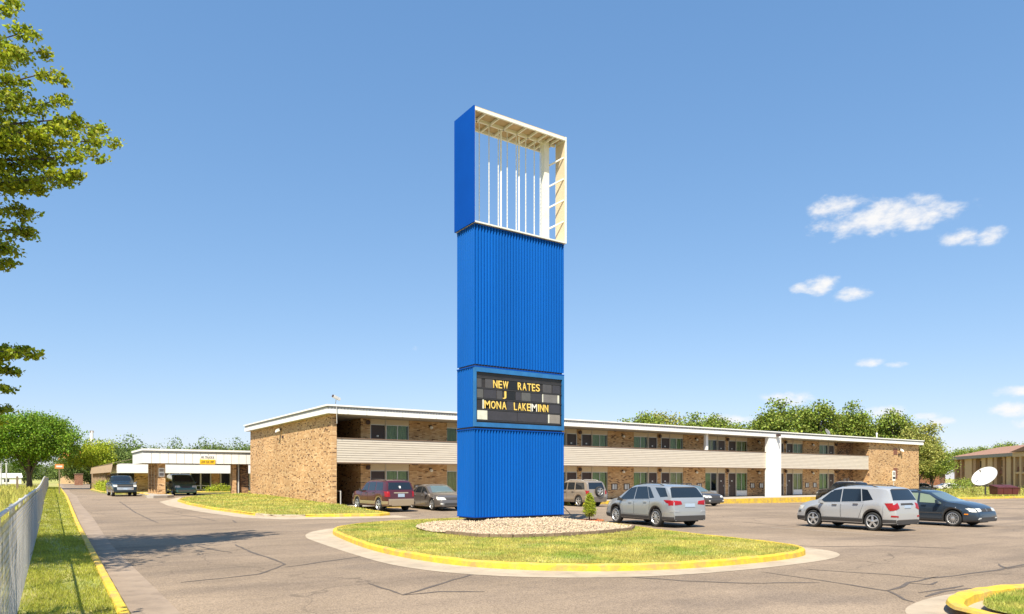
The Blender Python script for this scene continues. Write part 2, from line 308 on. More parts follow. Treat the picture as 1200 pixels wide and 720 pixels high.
def tag(o, label=None, cat=None, group=None, kind=None):
    for k, v in (('label', label), ('category', cat), ('group', group), ('kind', kind)):
        if v: o[k] = v
    return o
def thing(name, label, cat, loc=(0, 0, 0), rz=0, group=None):
    o = bpy.data.objects.new(name, None); o.empty_display_size = .3; COL.objects.link(o); o.location = loc; o.rotation_euler = (0, 0, rz); return tag(o, label, cat, group)
class World:                       # lets a thing at loc take parts given in world coordinates
    def __init__(s, root): s.r = root; s.off = -Vector(root.location)
    def part(s, mb, name, m, parent=None, smooth=False):
        return mb.build(name, m, parent or s.r, smooth, s.off if parent is None else None)
    def put(s, me, name, p, rot=None): return inst(me, name, s.r, Vector(p)+s.off, rot)
def copy_tree(o, parent=None):
    c = o.copy(); COL.objects.link(c)
    if parent is not None: c.parent = parent
    for ch in list(o.children): copy_tree(ch, c)
    return c

def ss(x, a, b):
    t = np.clip((np.asarray(x, float)-a)/(b-a), 0, 1); return t*t*(3-2*t)
def zg(X, Y): return .5*ss(Y, 28, 66)*(1-ss(X, 16, 34))-.25*ss(X, 30, 60)*ss(Y, 15, 35)
def zgf(X, Y): return float(zg(X, Y))
def inpoly(px, py, poly):
    r = np.zeros(len(px), bool); n = len(poly)
    for i in range(n):
        x0, y0 = poly[i]; x1, y1 = poly[(i+1) % n]
        if y0 == y1: continue
        c = ((y0 > py) != (y1 > py)) & (px < (x1-x0)*(py-y0)/(y1-y0)+x0); r ^= c
    return r
def smooth_poly(pts, it=2, closed=True):
    for _ in range(it):
        q = []; n = len(pts)
        for i in range(n if closed else n-1):
            a = pts[i]; b = pts[(i+1) % n]
            q += [(.75*a[0]+.25*b[0], .75*a[1]+.25*b[1]), (.25*a[0]+.75*b[0], .25*a[1]+.75*b[1])]
        if not closed: q = [pts[0]]+q+[pts[-1]]
        pts = q
    return pts
def offset(pts, d, closed=True):   # to the left of travel
    n = len(pts); out = []
    for i in range(n):
        a = pts[i-1] if closed or i else pts[i]; b = pts[(i+1) % n] if closed or i < n-1 else pts[i]
        tx, ty = b[0]-a[0], b[1]-a[1]; l = math.hypot(tx, ty) or 1; out.append((pts[i][0]-ty/l*d, pts[i][1]+tx/l*d))
    return out
def resample(pts, step, closed=False):
    pts = pts+[pts[0]] if closed else pts; out = []
    for a, b in zip(pts, pts[1:]):
        n = max(1, int(math.hypot(b[0]-a[0], b[1]-a[1])/step)); out += [(a[0]+(b[0]-a[0])*i/n, a[1]+(b[1]-a[1])*i/n) for i in range(n)]
    return out if closed else out+[pts[-1]]

# ------------------------------------------------------------------ ground, asphalt, kerbs, lawns
def grid_mesh(name, xs, ys, xf, zf, m):
    X, Y = np.meshgrid(xs, ys); XX = xf(X, Y); Z = zf(XX, Y); V = np.stack([XX, Y, Z], -1).reshape(-1, 3); nx = len(xs); ny = len(ys)
    i = np.arange((ny-1)*(nx-1)); r = i//(nx-1); c = i % (nx-1); a = r*nx+c
    me = np_mesh(name, V, np.stack([a, a+1, a+1+nx, a+nx], -1), m); me.polygons.foreach_set('use_smooth', [True]*len(me.polygons)); return me
gx = np.concatenate([[-3000, -900, -300, -120], np.arange(-60, 200, 3.), [260, 500, 1200, 3500]]); gy = np.concatenate([[-600, -200, -60], np.arange(-20, 260, 3.), [320, 600, 1500, 4000]])
ground = inst(grid_mesh('ground', gx, gy, lambda X, Y: X, lambda X, Y: zg(X, Y)-.06, 'field'), 'ground'); tag(ground, kind='structure')
CURB = lambda Y: .87+.0215*Y
ax_ = np.concatenate([np.arange(0, 60, 1.), np.arange(60, 150, 3.)]); ay = np.concatenate([np.arange(-12, 75, 1.), np.arange(75, 216, 3.)])
asphalt = inst(grid_mesh('parking_lot', ax_, ay, lambda X, Y: X+CURB(Y)+.08, zg, 'asphalt'), 'parking_lot'); tag(asphalt, kind='structure')

def ribbon(name, left, right, dz, m, kind='structure'):
    V = []; F = []
    for (a, b), (c, d) in zip(left, right):
        V += [(a, b, zgf(a, b)+dz), (c, d, zgf(c, d)+dz)]
    for i in range(len(left)-1): F.append((2*i, 2*i+1, 2*i+3, 2*i+2))
    mb = MB(); mb.add(V, F); o = mb.build(name, m); return tag(o, kind=kind)
def fan(name, poly, dz, m, cen=None, rings=5, zf=None, kind='structure'):
    n = len(poly); cx, cy = cen or (sum(p[0] for p in poly)/n, sum(p[1] for p in poly)/n); V = []; F = []
    for k in range(rings):
        t = 1-k/rings
        for x, y in poly:
            X = cx+(x-cx)*t; Y = cy+(y-cy)*t; V.append((X, Y, (zf(X, Y) if zf else zgf(X, Y))+dz))
    V.append((cx, cy, (zf(cx, cy) if zf else zgf(cx, cy))+dz))
    for k in range(rings-1):
        for i in range(n): j = (i+1) % n; F.append((k*n+i, k*n+j, (k+1)*n+j, (k+1)*n+i))
    b = (rings-1)*n
    for i in range(n): F.append((b+i, b+(i+1) % n, len(V)-1))
    mb = MB(); mb.add(V, F); return tag(mb.build(name, m, smooth=True), kind=kind)
def curb(name, pts, closed, w=.16, h=.14, m='yellow_paint', inward=1, gaps=()):
    pts = resample(pts, .35, closed); inn = offset(pts, w*inward, closed); V = []; F = []; n = len(pts); NP = 5
    for i in range(n):
        (x, y), (u, v) = pts[i], inn[i]; z = zgf(x, y); hh = h+.006*math.sin(i*1.7)
        ws = .012*math.sin(i*2.3)
        for t, q in ((0, -.05), (.06+ws*.3, hh-.03), (.22, hh), (1-.1, hh), (1, hh-.04)): V.append((x+(u-x)*t, y+(v-y)*t, z+q))
    for i in range(n if closed else n-1):
        j = (i+1) % n
        for k in range(NP-1): F.append((i*NP+k, j*NP+k, j*NP+k+1, i*NP+k+1))
    if not closed: F += [tuple(range(NP)), tuple((n-1)*NP+k for k in reversed(range(NP)))]
    mb = MB(); mb.add(V, F); return tag(mb.build(name, m), kind='structure')

def blades(name, poly, zf, dens, h, w, m, cen=(0, 0), maxn=120000, far=18, lean=.5, clump=None):
    xs = [p[0] for p in poly]; ys = [p[1] for p in poly]; A = (max(xs)-min(xs))*(max(ys)-min(ys)); n = int(min(A*dens, 900000))
    x = RNG.uniform(min(xs), max(xs), n); y = RNG.uniform(min(ys), max(ys), n); k = inpoly(x, y, poly); x = x[k]; y = y[k]
    d = np.hypot(x-cen[0], y-cen[1]); k = RNG.random(len(x)) < np.clip((far/np.maximum(d, 1))**1.6, .01, 1); x = x[k]; y = y[k]; d = d[k]
    if clump is not None: k = RNG.random(len(x)) < clump(x, y); x = x[k]; y = y[k]; d = d[k]
    if len(x) > maxn: x = x[:maxn]; y = y[:maxn]; d = d[:maxn]
    n = len(x); a = RNG.uniform(0, 2*np.pi, n); hh = h*RNG.uniform(.5, 1.25, n); ww = w*RNG.uniform(.7, 1.3, n)*np.maximum(1, d/far); z = zf(x, y)
    lx = RNG.normal(0, lean, n)*hh; ly = RNG.normal(0, lean, n)*hh
    V = np.empty((n, 3, 3)); V[:, 0] = np.stack([x-np.cos(a)*ww, y-np.sin(a)*ww, z-.01], -1); V[:, 1] = np.stack([x+np.cos(a)*ww, y+np.sin(a)*ww, z-.01], -1); V[:, 2] = np.stack([x+lx, y+ly, z+hh], -1)
    return tag(inst(np_mesh(name, V.reshape(-1, 3), np.arange(3*n).reshape(-1, 3), m), name), kind='stuff')

# verge along the road: grass strip, kerb, gutter
FENCE = lambda Y: -.38+.019*Y
ys_ = np.concatenate([np.arange(-6, 30, .5), np.arange(30, 200, 2)]); 
curb('kerb_by_the_road', [(CURB(y), y) for y in (-6, 20, 60, 100, 150, 205)], False, w=.16, h=.13)
ribbon('gutter', [(CURB(y)+.004, y) for y in ys_], [(CURB(y)+.58+.06*math.sin(y*.21), y) for y in ys_], .006, 'gutter')
ribbon('verge', [(FENCE(y)-.6, y) for y in ys_], [(CURB(y)-.14, y) for y in ys_], .09, 'lawn')
vp = [(FENCE(y)-.1, y) for y in (6, 60, 130)]+[(CURB(y)-.15, y) for y in (130, 60, 6)]
blades('verge_grass', vp, lambda x, y: zg(x, y)+.09, 2600, .055, .006, 'grass_lush', far=14, maxn=110000, clump=lambda x, y: .45+.55*(np.sin(x*5+y*.9)+np.sin(y*1.7)+np.sin(x*9) > -.4))
# field beyond the fence
fp = [(-60, 10), (FENCE(10)-.15, 10), (FENCE(150)-.15, 150), (-60, 150)]
blades('field_grass', fp, lambda x, y: zg(x, y)-.06, 60, .55, .014, 'tall_grass', far=25, maxn=130000, lean=.3, clump=lambda x, y: np.where(x > -14, 1, .12))

# sign island
ISL = [(8.45, 23.4), (8.0, 21.2), (7.45, 18), (7.33, 16), (7.45, 14.3), (7.74, 13.0), (8.26, 12.1), (8.9, 11.4), (9.6, 10.85), (10.5, 10.4), (11.7, 10.1), (13.2, 9.96), (14.9, 10.02), (16.1, 10.4), (16.9, 11.4), (17.25, 13), (17.5, 15), (17.9, 17.2), (18.6, 19.5), (19.4, 22), (19.2, 25), (17.5, 27), (15, 27.4), (12.5, 27.2), (10.6, 26.4), (9.2, 25)]
ISLs = smooth_poly(ISL, 2)
APR = [(7.3, 22.9), (6.95, 20.16), (6.6, 16.4), (6.5, 14.2), (6.85, 12.5), (7.65, 11.2), (8.9, 10.2), (10.5, 9.55), (12.9, 9.3), (15.8, 9.45), (17.3, 10.3), (17.7, 12), (17.8, 14), (18, 17), (18.8, 19.4), (19.6, 22), (19.4, 25.2), (17.6, 27.3), (15, 27.7), (12.3, 27.5), (10.3, 26.7), (8.4, 25.2)]
fan('concrete_apron', smooth_poly(APR, 2), .006, 'concrete', (13, 18), 3)
curb('kerb_of_the_sign_island', list(reversed(ISLs)), True, w=.16, h=.15, inward=-1)
def isl_z(x, y): return .12+.10*np.exp(-(((np.asarray(x)-14.2)/3.2)**2+((np.asarray(y)-21)/4.5)**2))
inner = [((x-13)*.985+13, (y-18)*.99+18) for x, y in ISLs]
fan('sign_island_lawn', inner, 0, 'lawn', (13, 18), 10, isl_z)
MOUND = [(10.7, 21.6), (10.75, 19.5), (11.0, 17.9), (11.7, 17.1), (12.9, 16.7), (14.6, 16.65), (16.6, 17.3), (17.7, 18.3), (18.3, 20.2), (18.4, 22.4), (17.2, 24), (14.5, 24.6), (12, 23.8)]
MOUNDs = smooth_poly(MOUND, 2)
mx, my = np.array([p[0] for p in MOUNDs]), np.array([p[1] for p in MOUNDs])
def mound_z(x, y):
    x = np.atleast_1d(np.asarray(x, float)); y = np.atleast_1d(np.asarray(y, float))
    d = np.full(len(x), 1e9)
    for i in range(len(mx)):
        j = (i+1) % len(mx); ex, ey = mx[j]-mx[i], my[j]-my[i]; t = np.clip(((x-mx[i])*ex+(y-my[i])*ey)/(ex*ex+ey*ey), 0, 1); d = np.minimum(d, np.hypot(x-mx[i]-t*ex, y-my[i]-t*ey))
    base = isl_z(x, y)+.05+.19*ss(d, 0, 2.6)+.02*np.sin(x*3.1)*np.sin(y*2.7)
    return base
def mound_zs(x, y): return float(mound_z(x, y)[0])
blades('island_grass', inner, isl_z, 2600, .05, .006, 'grass_blade', far=13, maxn=150000, clump=lambda x, y: (~inpoly(x, y, MOUNDs))*(.5+.5*(np.sin(x*2.1+y*1.3)+np.sin(y*2.7-x) > -.5)))
fan('gravel_bed', MOUNDs, 0, 'gravel', (14.4, 20.6), 22, mound_zs)
def stones(name, poly, zf, n, r0, r1, m):
    xs = [p[0] for p in poly]; ys = [p[1] for p in poly]; x = RNG.uniform(min(xs), max(xs), n*3); y = RNG.uniform(min(ys), max(ys), n*3); k = inpoly(x, y, poly); x = x[k][:n]; y = y[k][:n]; n = len(x)
    base = np.array([(1, 0, 0), (-1, 0, 0), (0, 1, 0), (0, -1, 0), (0, 0, 1), (0, 0, -1)], float); tri = np.array([(0, 2, 4), (2, 1, 4), (1, 3, 4), (3, 0, 4), (2, 0, 5), (1, 2, 5), (3, 1, 5), (0, 3, 5)])
    r = RNG.uniform(r0, r1, n)**1.0; a = RNG.uniform(0, 6.28, n); B = base[None]*(1+RNG.normal(0, .25, (n, 6, 1)))*r[:, None, None]*np.array([1.2, .9, .7]); c, s_ = np.cos(a)[:, None], np.sin(a)[:, None]
    V = np.stack([B[..., 0]*c-B[..., 1]*s_, B[..., 0]*s_+B[..., 1]*c, B[..., 2]], -1)+np.stack([x, y, zf(x, y)+r*.25], -1)[:, None]
    F = (tri[None]+(np.arange(n)*6)[:, None, None]).reshape(-1, 3); return tag(inst(np_mesh(name, V.reshape(-1, 3), F, m), name), kind='stuff')
stones('gravel_stones', MOUNDs, mound_z, 11000, .018, .055, 'stone')
mbE = MB(); pts = resample([(10.78, 19.5), (11.0, 17.95), (11.7, 17.12), (12.9, 16.72), (14.6, 16.66), (16.6, 17.3), (17.7, 18.3)], .3)
bed_edge = thing('garden_edging', 'low brown block edging along the front of the gravel bed', 'garden edging', (12.9, 16.7, .12))
we = World(bed_edge)
for i, (a, b) in enumerate(zip(pts, pts[1:])):
    A = Vector((a[0], a[1], float(isl_z(*a))+.04)); B = Vector((b[0], b[1], float(isl_z(*b))+.04)); d = (B-A)*.04
    mb = MB(); mb.bar(A+d, B-d, .09, .13+.02*random.random()); we.part(mb, 'edging_block', 'edging')
# right corner island
RI = [(10.35, 3.7), (10.5, 4.3), (10.85, 4.62), (11.4, 4.82), (12.05, 4.93), (12.7, 4.92), (13.4, 4.8), (14.3, 4.4), (15.1, 3.6), (15.3, 2.4), (14.6, 1), (13, .4), (11.3, 1), (10.4, 2.4)]
RIs = smooth_poly(RI, 2)
fan('corner_apron', smooth_poly([(9.5, 3.5), (9.7, 4.75), (10.4, 5.25), (11.27, 5.46), (12.05, 5.53), (12.9, 5.48), (14.3, 5.1), (15.6, 4.3), (16, 2.6), (15, .4), (12, 0), (10, 1.2)], 2), .006, 'concrete', (12.8, 2.8), 3)
curb('kerb_of_the_corner_island', list(reversed(RIs)), True, w=.24, h=.15, inward=-1)
ri_in = [((x-12.9)*.92+12.9, (y-2.8)*.91+2.8) for x, y in RIs]
fan('corner_island_lawn', ri_in, .12, 'lawn', (12.9, 2.8), 4)
blades('corner_island_grass', ri_in, lambda x, y: zg(x, y)+.12, 2600, .06, .006, 'grass_blade', far=14, maxn=40000)
# lawn beside the motel
LW = [(15.0, 60.3), (12.4, 60.0), (9.4, 57), (8.1, 52.0), (7.98, 47.4), (8.3, 41.7), (8.8, 38.2), (9.1, 35.7), (9.64, 34.1), (10.7, 33.75), (12.5, 33.15), (14.3, 32.75), (15.0, 33.2), (15.2, 35), (15.3, 41.2)]
def lw_z(x, y): return zg(x, y)+.11+.10*ss(x, 9, 14.5)*ss(y, 34, 41)
LWs = smooth_poly(LW, 1)
fan('motel_lawn', LWs, 0, 'lawn', (12, 44), 8, lambda x, y: float(lw_z(x, y)))
blades('motel_lawn_grass', LWs, lw_z, 420, .08, .011, 'grass_blade', far=24, maxn=90000)
curb('kerb_of_the_motel_lawn', [(9.9, 57.8), (8.1, 52.0), (7.98, 47.4), (8.3, 41.7), (8.8, 38.2), (9.1, 35.9)], False, w=.2, h=.14, inward=1)
curb('kerb_by_the_drive', [(9.1, 35.9), (9.3, 35.0), (9.7, 34.15), (10.2, 33.85), (10.9, 33.7)], False, w=.2, h=.13, m='concrete', inward=1)
curb('kerb_by_the_parking_bays', [(10.9, 33.7), (12.5, 33.1), (14.3, 32.7), (15.05, 33.1), (15.22, 34.4), (15.3, 37)], False, w=.2, h=.15, inward=1)
la = [(9.4, 59), (7.0, 52), (6.8, 47), (7.3, 41), (7.7, 38.2), (8.25, 34.7), (9.4, 32.7), (11.5, 31.9), (13.7, 31.2), (15.3, 31.0)]; lb = [(9.7, 58), (8.1, 52), (8.0, 47.4), (8.3, 41.7), (8.85, 38.2), (9.15, 35.7), (9.7, 34.2), (11, 33.7), (13, 33.0), (15.3, 33.0)]
ribbon('drive_apron', resample(la, 50), resample(lb, 50), .006, 'concrete')
# motel walkway, right lawn, canopy islands
WALK_Z = .2
mb = MB(); mb.box(15.35, 44, 40.0, 43.6, -.4, WALK_Z); mb.box(44.0, 74.9, 38.0, 43.6, -.6, WALK_Z-.002); tag(mb.build('walkway', 'walk_concrete'), kind='structure')
mb = MB()
for x0, x1, y in ((15.4, 43.9, 39.86), (43.8, 76, 37.86)): mb.box(x0, x1, y, y+.3, -.6, WALK_Z+.02)
tag(mb.build('walkway_kerb', 'yellow_paint'), kind='structure')
RL = [(64.5, 36.5), (66, 34.9), (74.8, 34.6), (82, 33.6), (90, 32), (110, 27), (150, 15), (260, 40), (260, 160), (120, 160), (86.5, 80), (86.5, 62), (86.3, 41), (66, 40.5)]
def rl_z(x, y): return zg(x, y)+.12+.45*ss(np.asarray(x)*.73+np.asarray(y)*.68, 88, 125)
fan('right_lawn', RL, 0, 'lawn', (110, 60), 14, lambda x, y: float(rl_z(x, y)))
blades('right_lawn_grass', RL[:9]+[(180, 60), (120, 90), (88, 60), (86.5, 41), (66, 40.4)], rl_z, 25, .22, .03, 'grass_blade', far=70, maxn=60000)
curb('kerb_of_the_right_lawn', [(64.4, 36.6), (66, 34.8), (74.8, 34.5), (82, 33.5), (90, 31.9), (110, 26.9), (150, 14.8)], False, w=.22, h=.2, inward=1)
for nm, P in (('pillar_island', [(6.9, 57.6), (8.9, 58.6), (9.2, 61), (9.2, 70), (7.6, 70), (7.4, 61)]), ('hedge_island', [(5.3, 69.5), (7.2, 69.5), (9.5, 71.5), (24, 71.5), (24, 74), (10, 74), (10, 106), (5.8, 106)])):
    mb = MB(); mb.prism(smooth_poly(P, 1), .2, .64); tag(mb.build(nm, 'walk_concrete' if 'pillar' in nm else 'lawn'), kind='structure')
    curb(nm+'_kerb', list(reversed(smooth_poly(P, 1))), True, w=.2, h=.17, inward=-1)
ribbon('cross_road', [(x, 205) for x in range(-150, 160, 10)], [(x, 216) for x in range(-150, 160, 10)], .02, 'concrete')
# tar seams on the asphalt, faint stall lines
SEAMS = dict(w=.07)
def seam(pts, w=.075):
    pts = resample(pts, .3); pts = [(x+random.uniform(-.025, .025), y+random.uniform(-.025, .025)) for x, y in pts]; n = len(pts)
    ws = [w*(.55+.6*random.random())*(.4 if i in (0, n-1) else 1) for i in range(n)]
    l = [p for p in offset(pts, 1, False)]; L_ = []; R_ = []
    for p, q, k in zip(pts, l, ws): dx, dy = q[0]-p[0], q[1]-p[1]; L_.append((p[0]+dx*k/2, p[1]+dy*k/2)); R_.append((p[0]-dx*k/2, p[1]-dy*k/2))
    ribbon('tar_seam', L_, R_, .005, 'crack_seal')
SEAM_DATA = [[(13.37,8.81),(13.48,8.49),(13.74,7.9),(13.99,7.35),(14.06,6.65),(14.91,6.5),(16.62,6.43),(18.08,6.49),(20.42,6.29)],[(12.28,9.06),(12.19,8.21),(12.13,7.3),(11.96,6.57),(11.93,6.26),(11.31,5.67),(11.2,5.47)],[(11.93,6.26),(12.58,6.38),(13.24,6.55),(13.94,6.6),(14.51,6.63)],[(13.13,6.5),(13.28,6.21),(13.79,6.3)],[(11.83,5.6),(12.7,5.74),(13.36,5.62),(13.63,5.32)],[(12.16,5.89),(12.74,5.82),(13.62,5.8)],[(17.78,6.88),(16.93,6.39),(17.72,6.37)],[(4.82,21.28),(4.68,18.97),(4.69,17.01),(4.64,15.7),(3.75,14.4),(2.99,14.19),(2.22,14.05)],[(4.49,15.2),(5.83,15.87),(6.53,16.19),(7.81,16.51)],[(3.83,21.43),(4.03,19.86),(4.25,18.93)],[(4.8,53.34),(4.41,40.53),(4.4,33.06)],[(7.45,33.16),(7.19,31.4)],[(5.02,12.02),(5.01,10.5),(5.95,11.14),(7.45,12.13)],[(5.01,10.5),(5.65,10.46),(6.28,10.03)],[(5.3,41.41),(6.5,36.39),(6.75,32.92)],[(9.46,32.68),(10.38,34.31)],[(17.64,13.3),(18.11,11.4),(19.93,10.46),(20.73,9.04)],[(25.63,19.77),(25.23,17.98),(24.86,16.38)],[(9.52,10.02),(9.98,9.03),(10.63,8.2),(11.87,7.48)]]
for s_ in SEAM_DATA: seam(s_)
for x in (23.6, 28.2, 32.6, 36.8): ribbon('stall_line', [(x, 12.2), (x+.1, 17)], [(x+.1, 12.2), (x+.2, 17)], .004, 'white_line')
for x in (20.4, 24.6, 33.5, 42): ribbon('stall_line', [(x, 33.6), (x, 39.4)], [(x+.1, 33.6), (x+.1, 39.4)], .004, 'white_line')
# ------------------------------------------------------------------ pylon sign
SX, SY, SW, SD = 12.6, 20.8, 3.92, 1.2
sign = thing('pylon_sign', 'tall blue corrugated pylon sign with open top frame and letter board on the gravel mound', 'sign', (SX, SY, .4)); ws_ = World(sign)
def corrugated(x0, x1, y0, y1, z0, z1, p=.1225, d=.05):
    def side(a, b, nrm):
        a = Vector(a); b = Vector(b); L = (b-a).length; n = max(1, round(L/p)); t = (b-a)/n; nn = Vector(nrm)*d; out = []
        for i in range(n):
            q = a+t*i; out += [q+t*.0, q+t*.14-nn*0, q+t*.30-nn, q+t*.62-nn, q+t*.78]
        return out
    P = side((x0, y0), (x1, y0), (0, -1)) if False else None
    pts = side((x0, y0, 0), (x1, y0, 0), (0, -1, 0))+side((x1, y0, 0), (x1, y1, 0), (1, 0, 0))+side((x1, y1, 0), (x0, y1, 0), (0, 1, 0))+side((x0, y1, 0), (x0, y0, 0), (-1, 0, 0))
    mb = MB(); n = len(pts); mb.add([(q.x, q.y, z0) for q in pts]+[(q.x, q.y, z1) for q in pts], [(i, (i+1) % n, n+(i+1) % n, n+i) for i in range(n)])
    return mb
X1, Y1 = SX+SW, SY+SD
ws_.part(corrugated(SX, X1, SY, Y1, .55, 3.60), 'lower_cladding', 'blue_rib')
ws_.part(corrugated(SX, X1, SY, Y1, 5.86, 10.66), 'upper_cladding', 'blue_rib')
ws_.part(corrugated(SX, X1, SY+.12, Y1, 3.70, 5.76), 'middle_cladding', 'blue_rib')
mb = MB(); mb.box(SX+.05, X1-.05, SY+.05, Y1-.05, .5, 10.72); ws_.part(mb, 'inner_frame', 'dark_steel')
mb = MB()
for z0, z1 in ((3.60, 3.635), (5.76, 5.80), (10.66, 10.69), (.55, .575)): ws_.part(MB().box(SX-.012, X1+.012, SY-.012, Y1+.012, z0, z1), 'cap_flashing', 'blue_smooth')
mb = MB()
for x in (SX+.35, X1-.35): ws_.part(MB().box(x-.15, x+.15, SY+.3, Y1-.3, .1, .55), 'footing', 'dark_steel')
mb = MB(); mb.bar((X1-.02, SY+.25, 1.0), (X1+.55, SY+.05, .38), .025); ws_.part(mb, 'ground_cable', 'dark_steel')
mb = MB(); mb.box(X1+.0, X1+.06, SY+.3, SY+.5, 2.9, 3.0); ws_.part(mb, 'conduit_box', 'white_paint')
# letter board
mb = MB(); f0, f1 = SY-.02, SY+.10
mb.box(SX, X1, f0, f1, 5.60, 5.755); mb.box(SX, X1, f0, f1, 3.70, 3.85); mb.box(SX, SX+.07, f0, f1, 3.85, 5.60); mb.box(16.43, X1, f0, f1, 3.85, 5.60)
board_frame = ws_.part(mb, 'board_frame', 'blue_frame')
mb = MB(); mb.box(SX+.07, 16.43, SY+.04, SY+.11, 3.85, 5.60)
board = ws_.part(mb, 'letter_board', 'board_black')
for i, z in enumerate((5.405, 5.04, 4.68, 4.305, 3.925)):
    mb = MB(); mb.box(SX+.071, 16.429, SY+.018, SY+.039, z-.018, z+.018); mb.build('letter_track', 'dark_steel', board)
CARDS = [(12.69, 12.90, 0, 0), (13.05, 13.37, 0, 0), (14.04, 14.40, 0, 4), (15.55, 15.96, 0, 0), (16.0, 16.35, 0, 1), (12.71, 12.97, 1, 2), (12.99, 13.51, 1, 1), (13.53, 13.76, 1, 0), (13.97, 14.32, 1, 4), (14.34, 14.58, 1, 1), (14.60, 15.0, 1, 2), (15.02, 15.5, 1, 1), (15.53, 15.575, 1, 5), (15.58, 16.23, 1, 3), (16.24, 16.32, 1, 5),
         (13.96, 14.24, 2, 1), (15.83, 16.35, 2, 1), (12.94, 13.0, 2, 5), (12.73, 13.14, 3, 5), (13.16, 14.4, 3, 1), (14.42, 15.78, 3, 1), (15.80, 15.86, 3, 5), (15.865, 16.35, 3, 6)]
ROWZ = [(5.06, 5.385), (4.70, 5.02), (4.325, 4.66), (3.945, 4.285)]
for a, b, r, c in CARDS:
    mb = MB(); z0, z1 = ROWZ[r]; mb.box(a, b, SY+.026, SY+.0385, z0+.01, z1-.01); mb.build('blank_card', 'card_%d' % c, board)
def text_mesh(ch, h, w, m, depth=.008):
    cu = bpy.data.curves.new('t', 'FONT'); cu.body = ch; cu.extrude = depth; cu.offset = .012; o = bpy.data.objects.new('t', cu); COL.objects.link(o)
    me = bpy.data.meshes.new_from_object(o.evaluated_get(bpy.context.evaluated_depsgraph_get())); bpy.data.objects.remove(o); bpy.data.curves.remove(cu)
    xs = [v.co.x for v in me.vertices]; ys = [v.co.y for v in me.vertices]; x0, x1, y0, y1 = min(xs), max(xs), min(ys), max(ys)
    for v in me.vertices: v.co = Vector(((v.co.x-x0)/(x1-x0)*w, -v.co.z, (v.co.y-y0)/(y1-y0)*h))
    me.materials.clear(); me.materials.append(MATS[m]); me.name = 'letter'; return me
def word(txt, xa, xb, z0, h, m, parent, y, name='letter'):
    wts = {'I': .35, 'J': .75, 'M': 1.2, 'W': 1.3, '|': .2, 'E': .85, 'L': .8, ' ': .6, '.': .3, "'": .25, '"': .4}; tot = sum(wts.get(c, 1) for c in txt)+.22*(len(txt)-1); u = (xb-xa)/tot; x = xa
    for c in txt:
        w = wts.get(c, 1)*u
        if c != ' ':
            hh, zz = (h, z0) if c not in "'\"." else ((h*.35, z0+h*.65) if c != '.' else (h*.18, z0))
            o = inst(text_mesh(c, hh, w, m), name, parent); o.location = Vector((x, y, zz))
        x += w+.22*u
    return
word('NEW', 13.38, 14.02, 5.085, .27, 'letter_yellow', board, SY+.022); word('RATES', 14.43, 15.41, 5.085, .27, 'letter_yellow', board, SY+.022)
word('J', 13.78, 13.93, 4.725, .27, 'letter_yellow', board, SY+.022)
word('MONA', 13.02, 13.94, 4.35, .27, 'letter_yellow', board, SY+.022); word('LAKE', 14.26, 14.98, 4.35, .27, 'letter_yellow', board, SY+.022)
word('|', 14.995, 15.02, 4.335, .29, 'letter_white', board, SY+.022); word('M', 15.05, 15.28, 4.35, .27, 'letter_white', board, SY+.022); word('INN', 15.33, 15.80, 4.35, .27, 'letter_yellow', board, SY+.022)
# open frame on top
U = .075; BX0, BX1, BY0, BY1, BZ0, BZ1 = SX-U, X1+U, SY-U, Y1+U, 10.72, 14.72
mb = MB(); mb.box(BX0, BX0+.05, BY0, BY1, BZ0, BZ1); ws_.part(mb, 'side_panel', 'blue_smooth')
mb = MB(); mb.box(BX0+.05, BX0+.056, BY0+.002, BY1-.002, BZ0+.06, BZ1-.06); ws_.part(mb, 'side_lining', 'cream_steel')
mb = MB(); mb.box(BX1-.056, BX1-.0505, BY0+.05, BY0+.60, BZ0+.06, BZ1-.16); ws_.part(mb, 'side_lining', 'header_tan')  # tan colour stands in for the shade inside this panel
mb = MB(); mb.box(BX1-.05, BX1, BY0, BY0+.62, BZ0, BZ1); ws_.part(mb, 'side_panel', 'cream_steel')
ws_.part(MB().box(BX1-.08, BX1, BY1-.08, BY1, BZ0+.051, BZ1-.032), 'corner_post', 'cream_steel')
mb = MB(); mb.box(BX0+.05, BX1-.05, BY0, BY1, BZ0, BZ0+.05); ws_.part(mb, 'bottom_panel', 'cream_steel')
mb = MB(); mb.box(BX0+.05, BX1-.05, BY0+.02, BY1, BZ1-.03, BZ1-.001); ws_.part(mb, 'top_panel', 'tan_sheet')
mb = MB()
for y in (BY0+.04, (BY0+BY1)/2, BY1-.05): mb.box(BX0+.058, BX1-.052, y-.035, y+.035, BZ1-.14, BZ1-.031)
ws_.part(mb, 'top_rail', 'cream_steel')
for x in (13.05, 13.62, 14.2, 14.8, 15.3, 15.72, 16.05, 16.3):
    mb = MB(); mb.bar((x, BY0+.08, BZ1-.10), (x-.02, BY1-.09, BZ1-.10), .05, .08); ws_.part(mb, 'roof_joist', 'cream_steel')
PY = SY+.6
mb = MB(); mb.box(15.98, 16.20, PY-.11, PY+.11, BZ0+.051, BZ1-.032); ws_.part(mb, 'post', 'cream_steel')
for x in (14.15, 14.95): mb = MB(); mb.tube([(x, PY+.1, BZ0+.051), (x, PY+.1, BZ1-.14)], .035, 10); ws_.part(mb, 'lamp_tube', 'white_paint', smooth=True)
rodm = MB(); 
for s_ in (-1, 1): rodm.box(s_*.012-.004, s_*.012+.004, -.010, .010, 0, 3.84)
for k in range(26): rodm.box(-.0065, .0065, -.008, .008, k*.148+.02, k*.148+.085)
rodme = rodm.mesh('hanging_rod', 'cream_steel')
for x in (13.16, 13.57, 13.97, 14.36, 14.76, 15.19, 15.58, 15.86): ws_.put(rodme, 'hanging_rod', (x, PY, BZ0+.05))
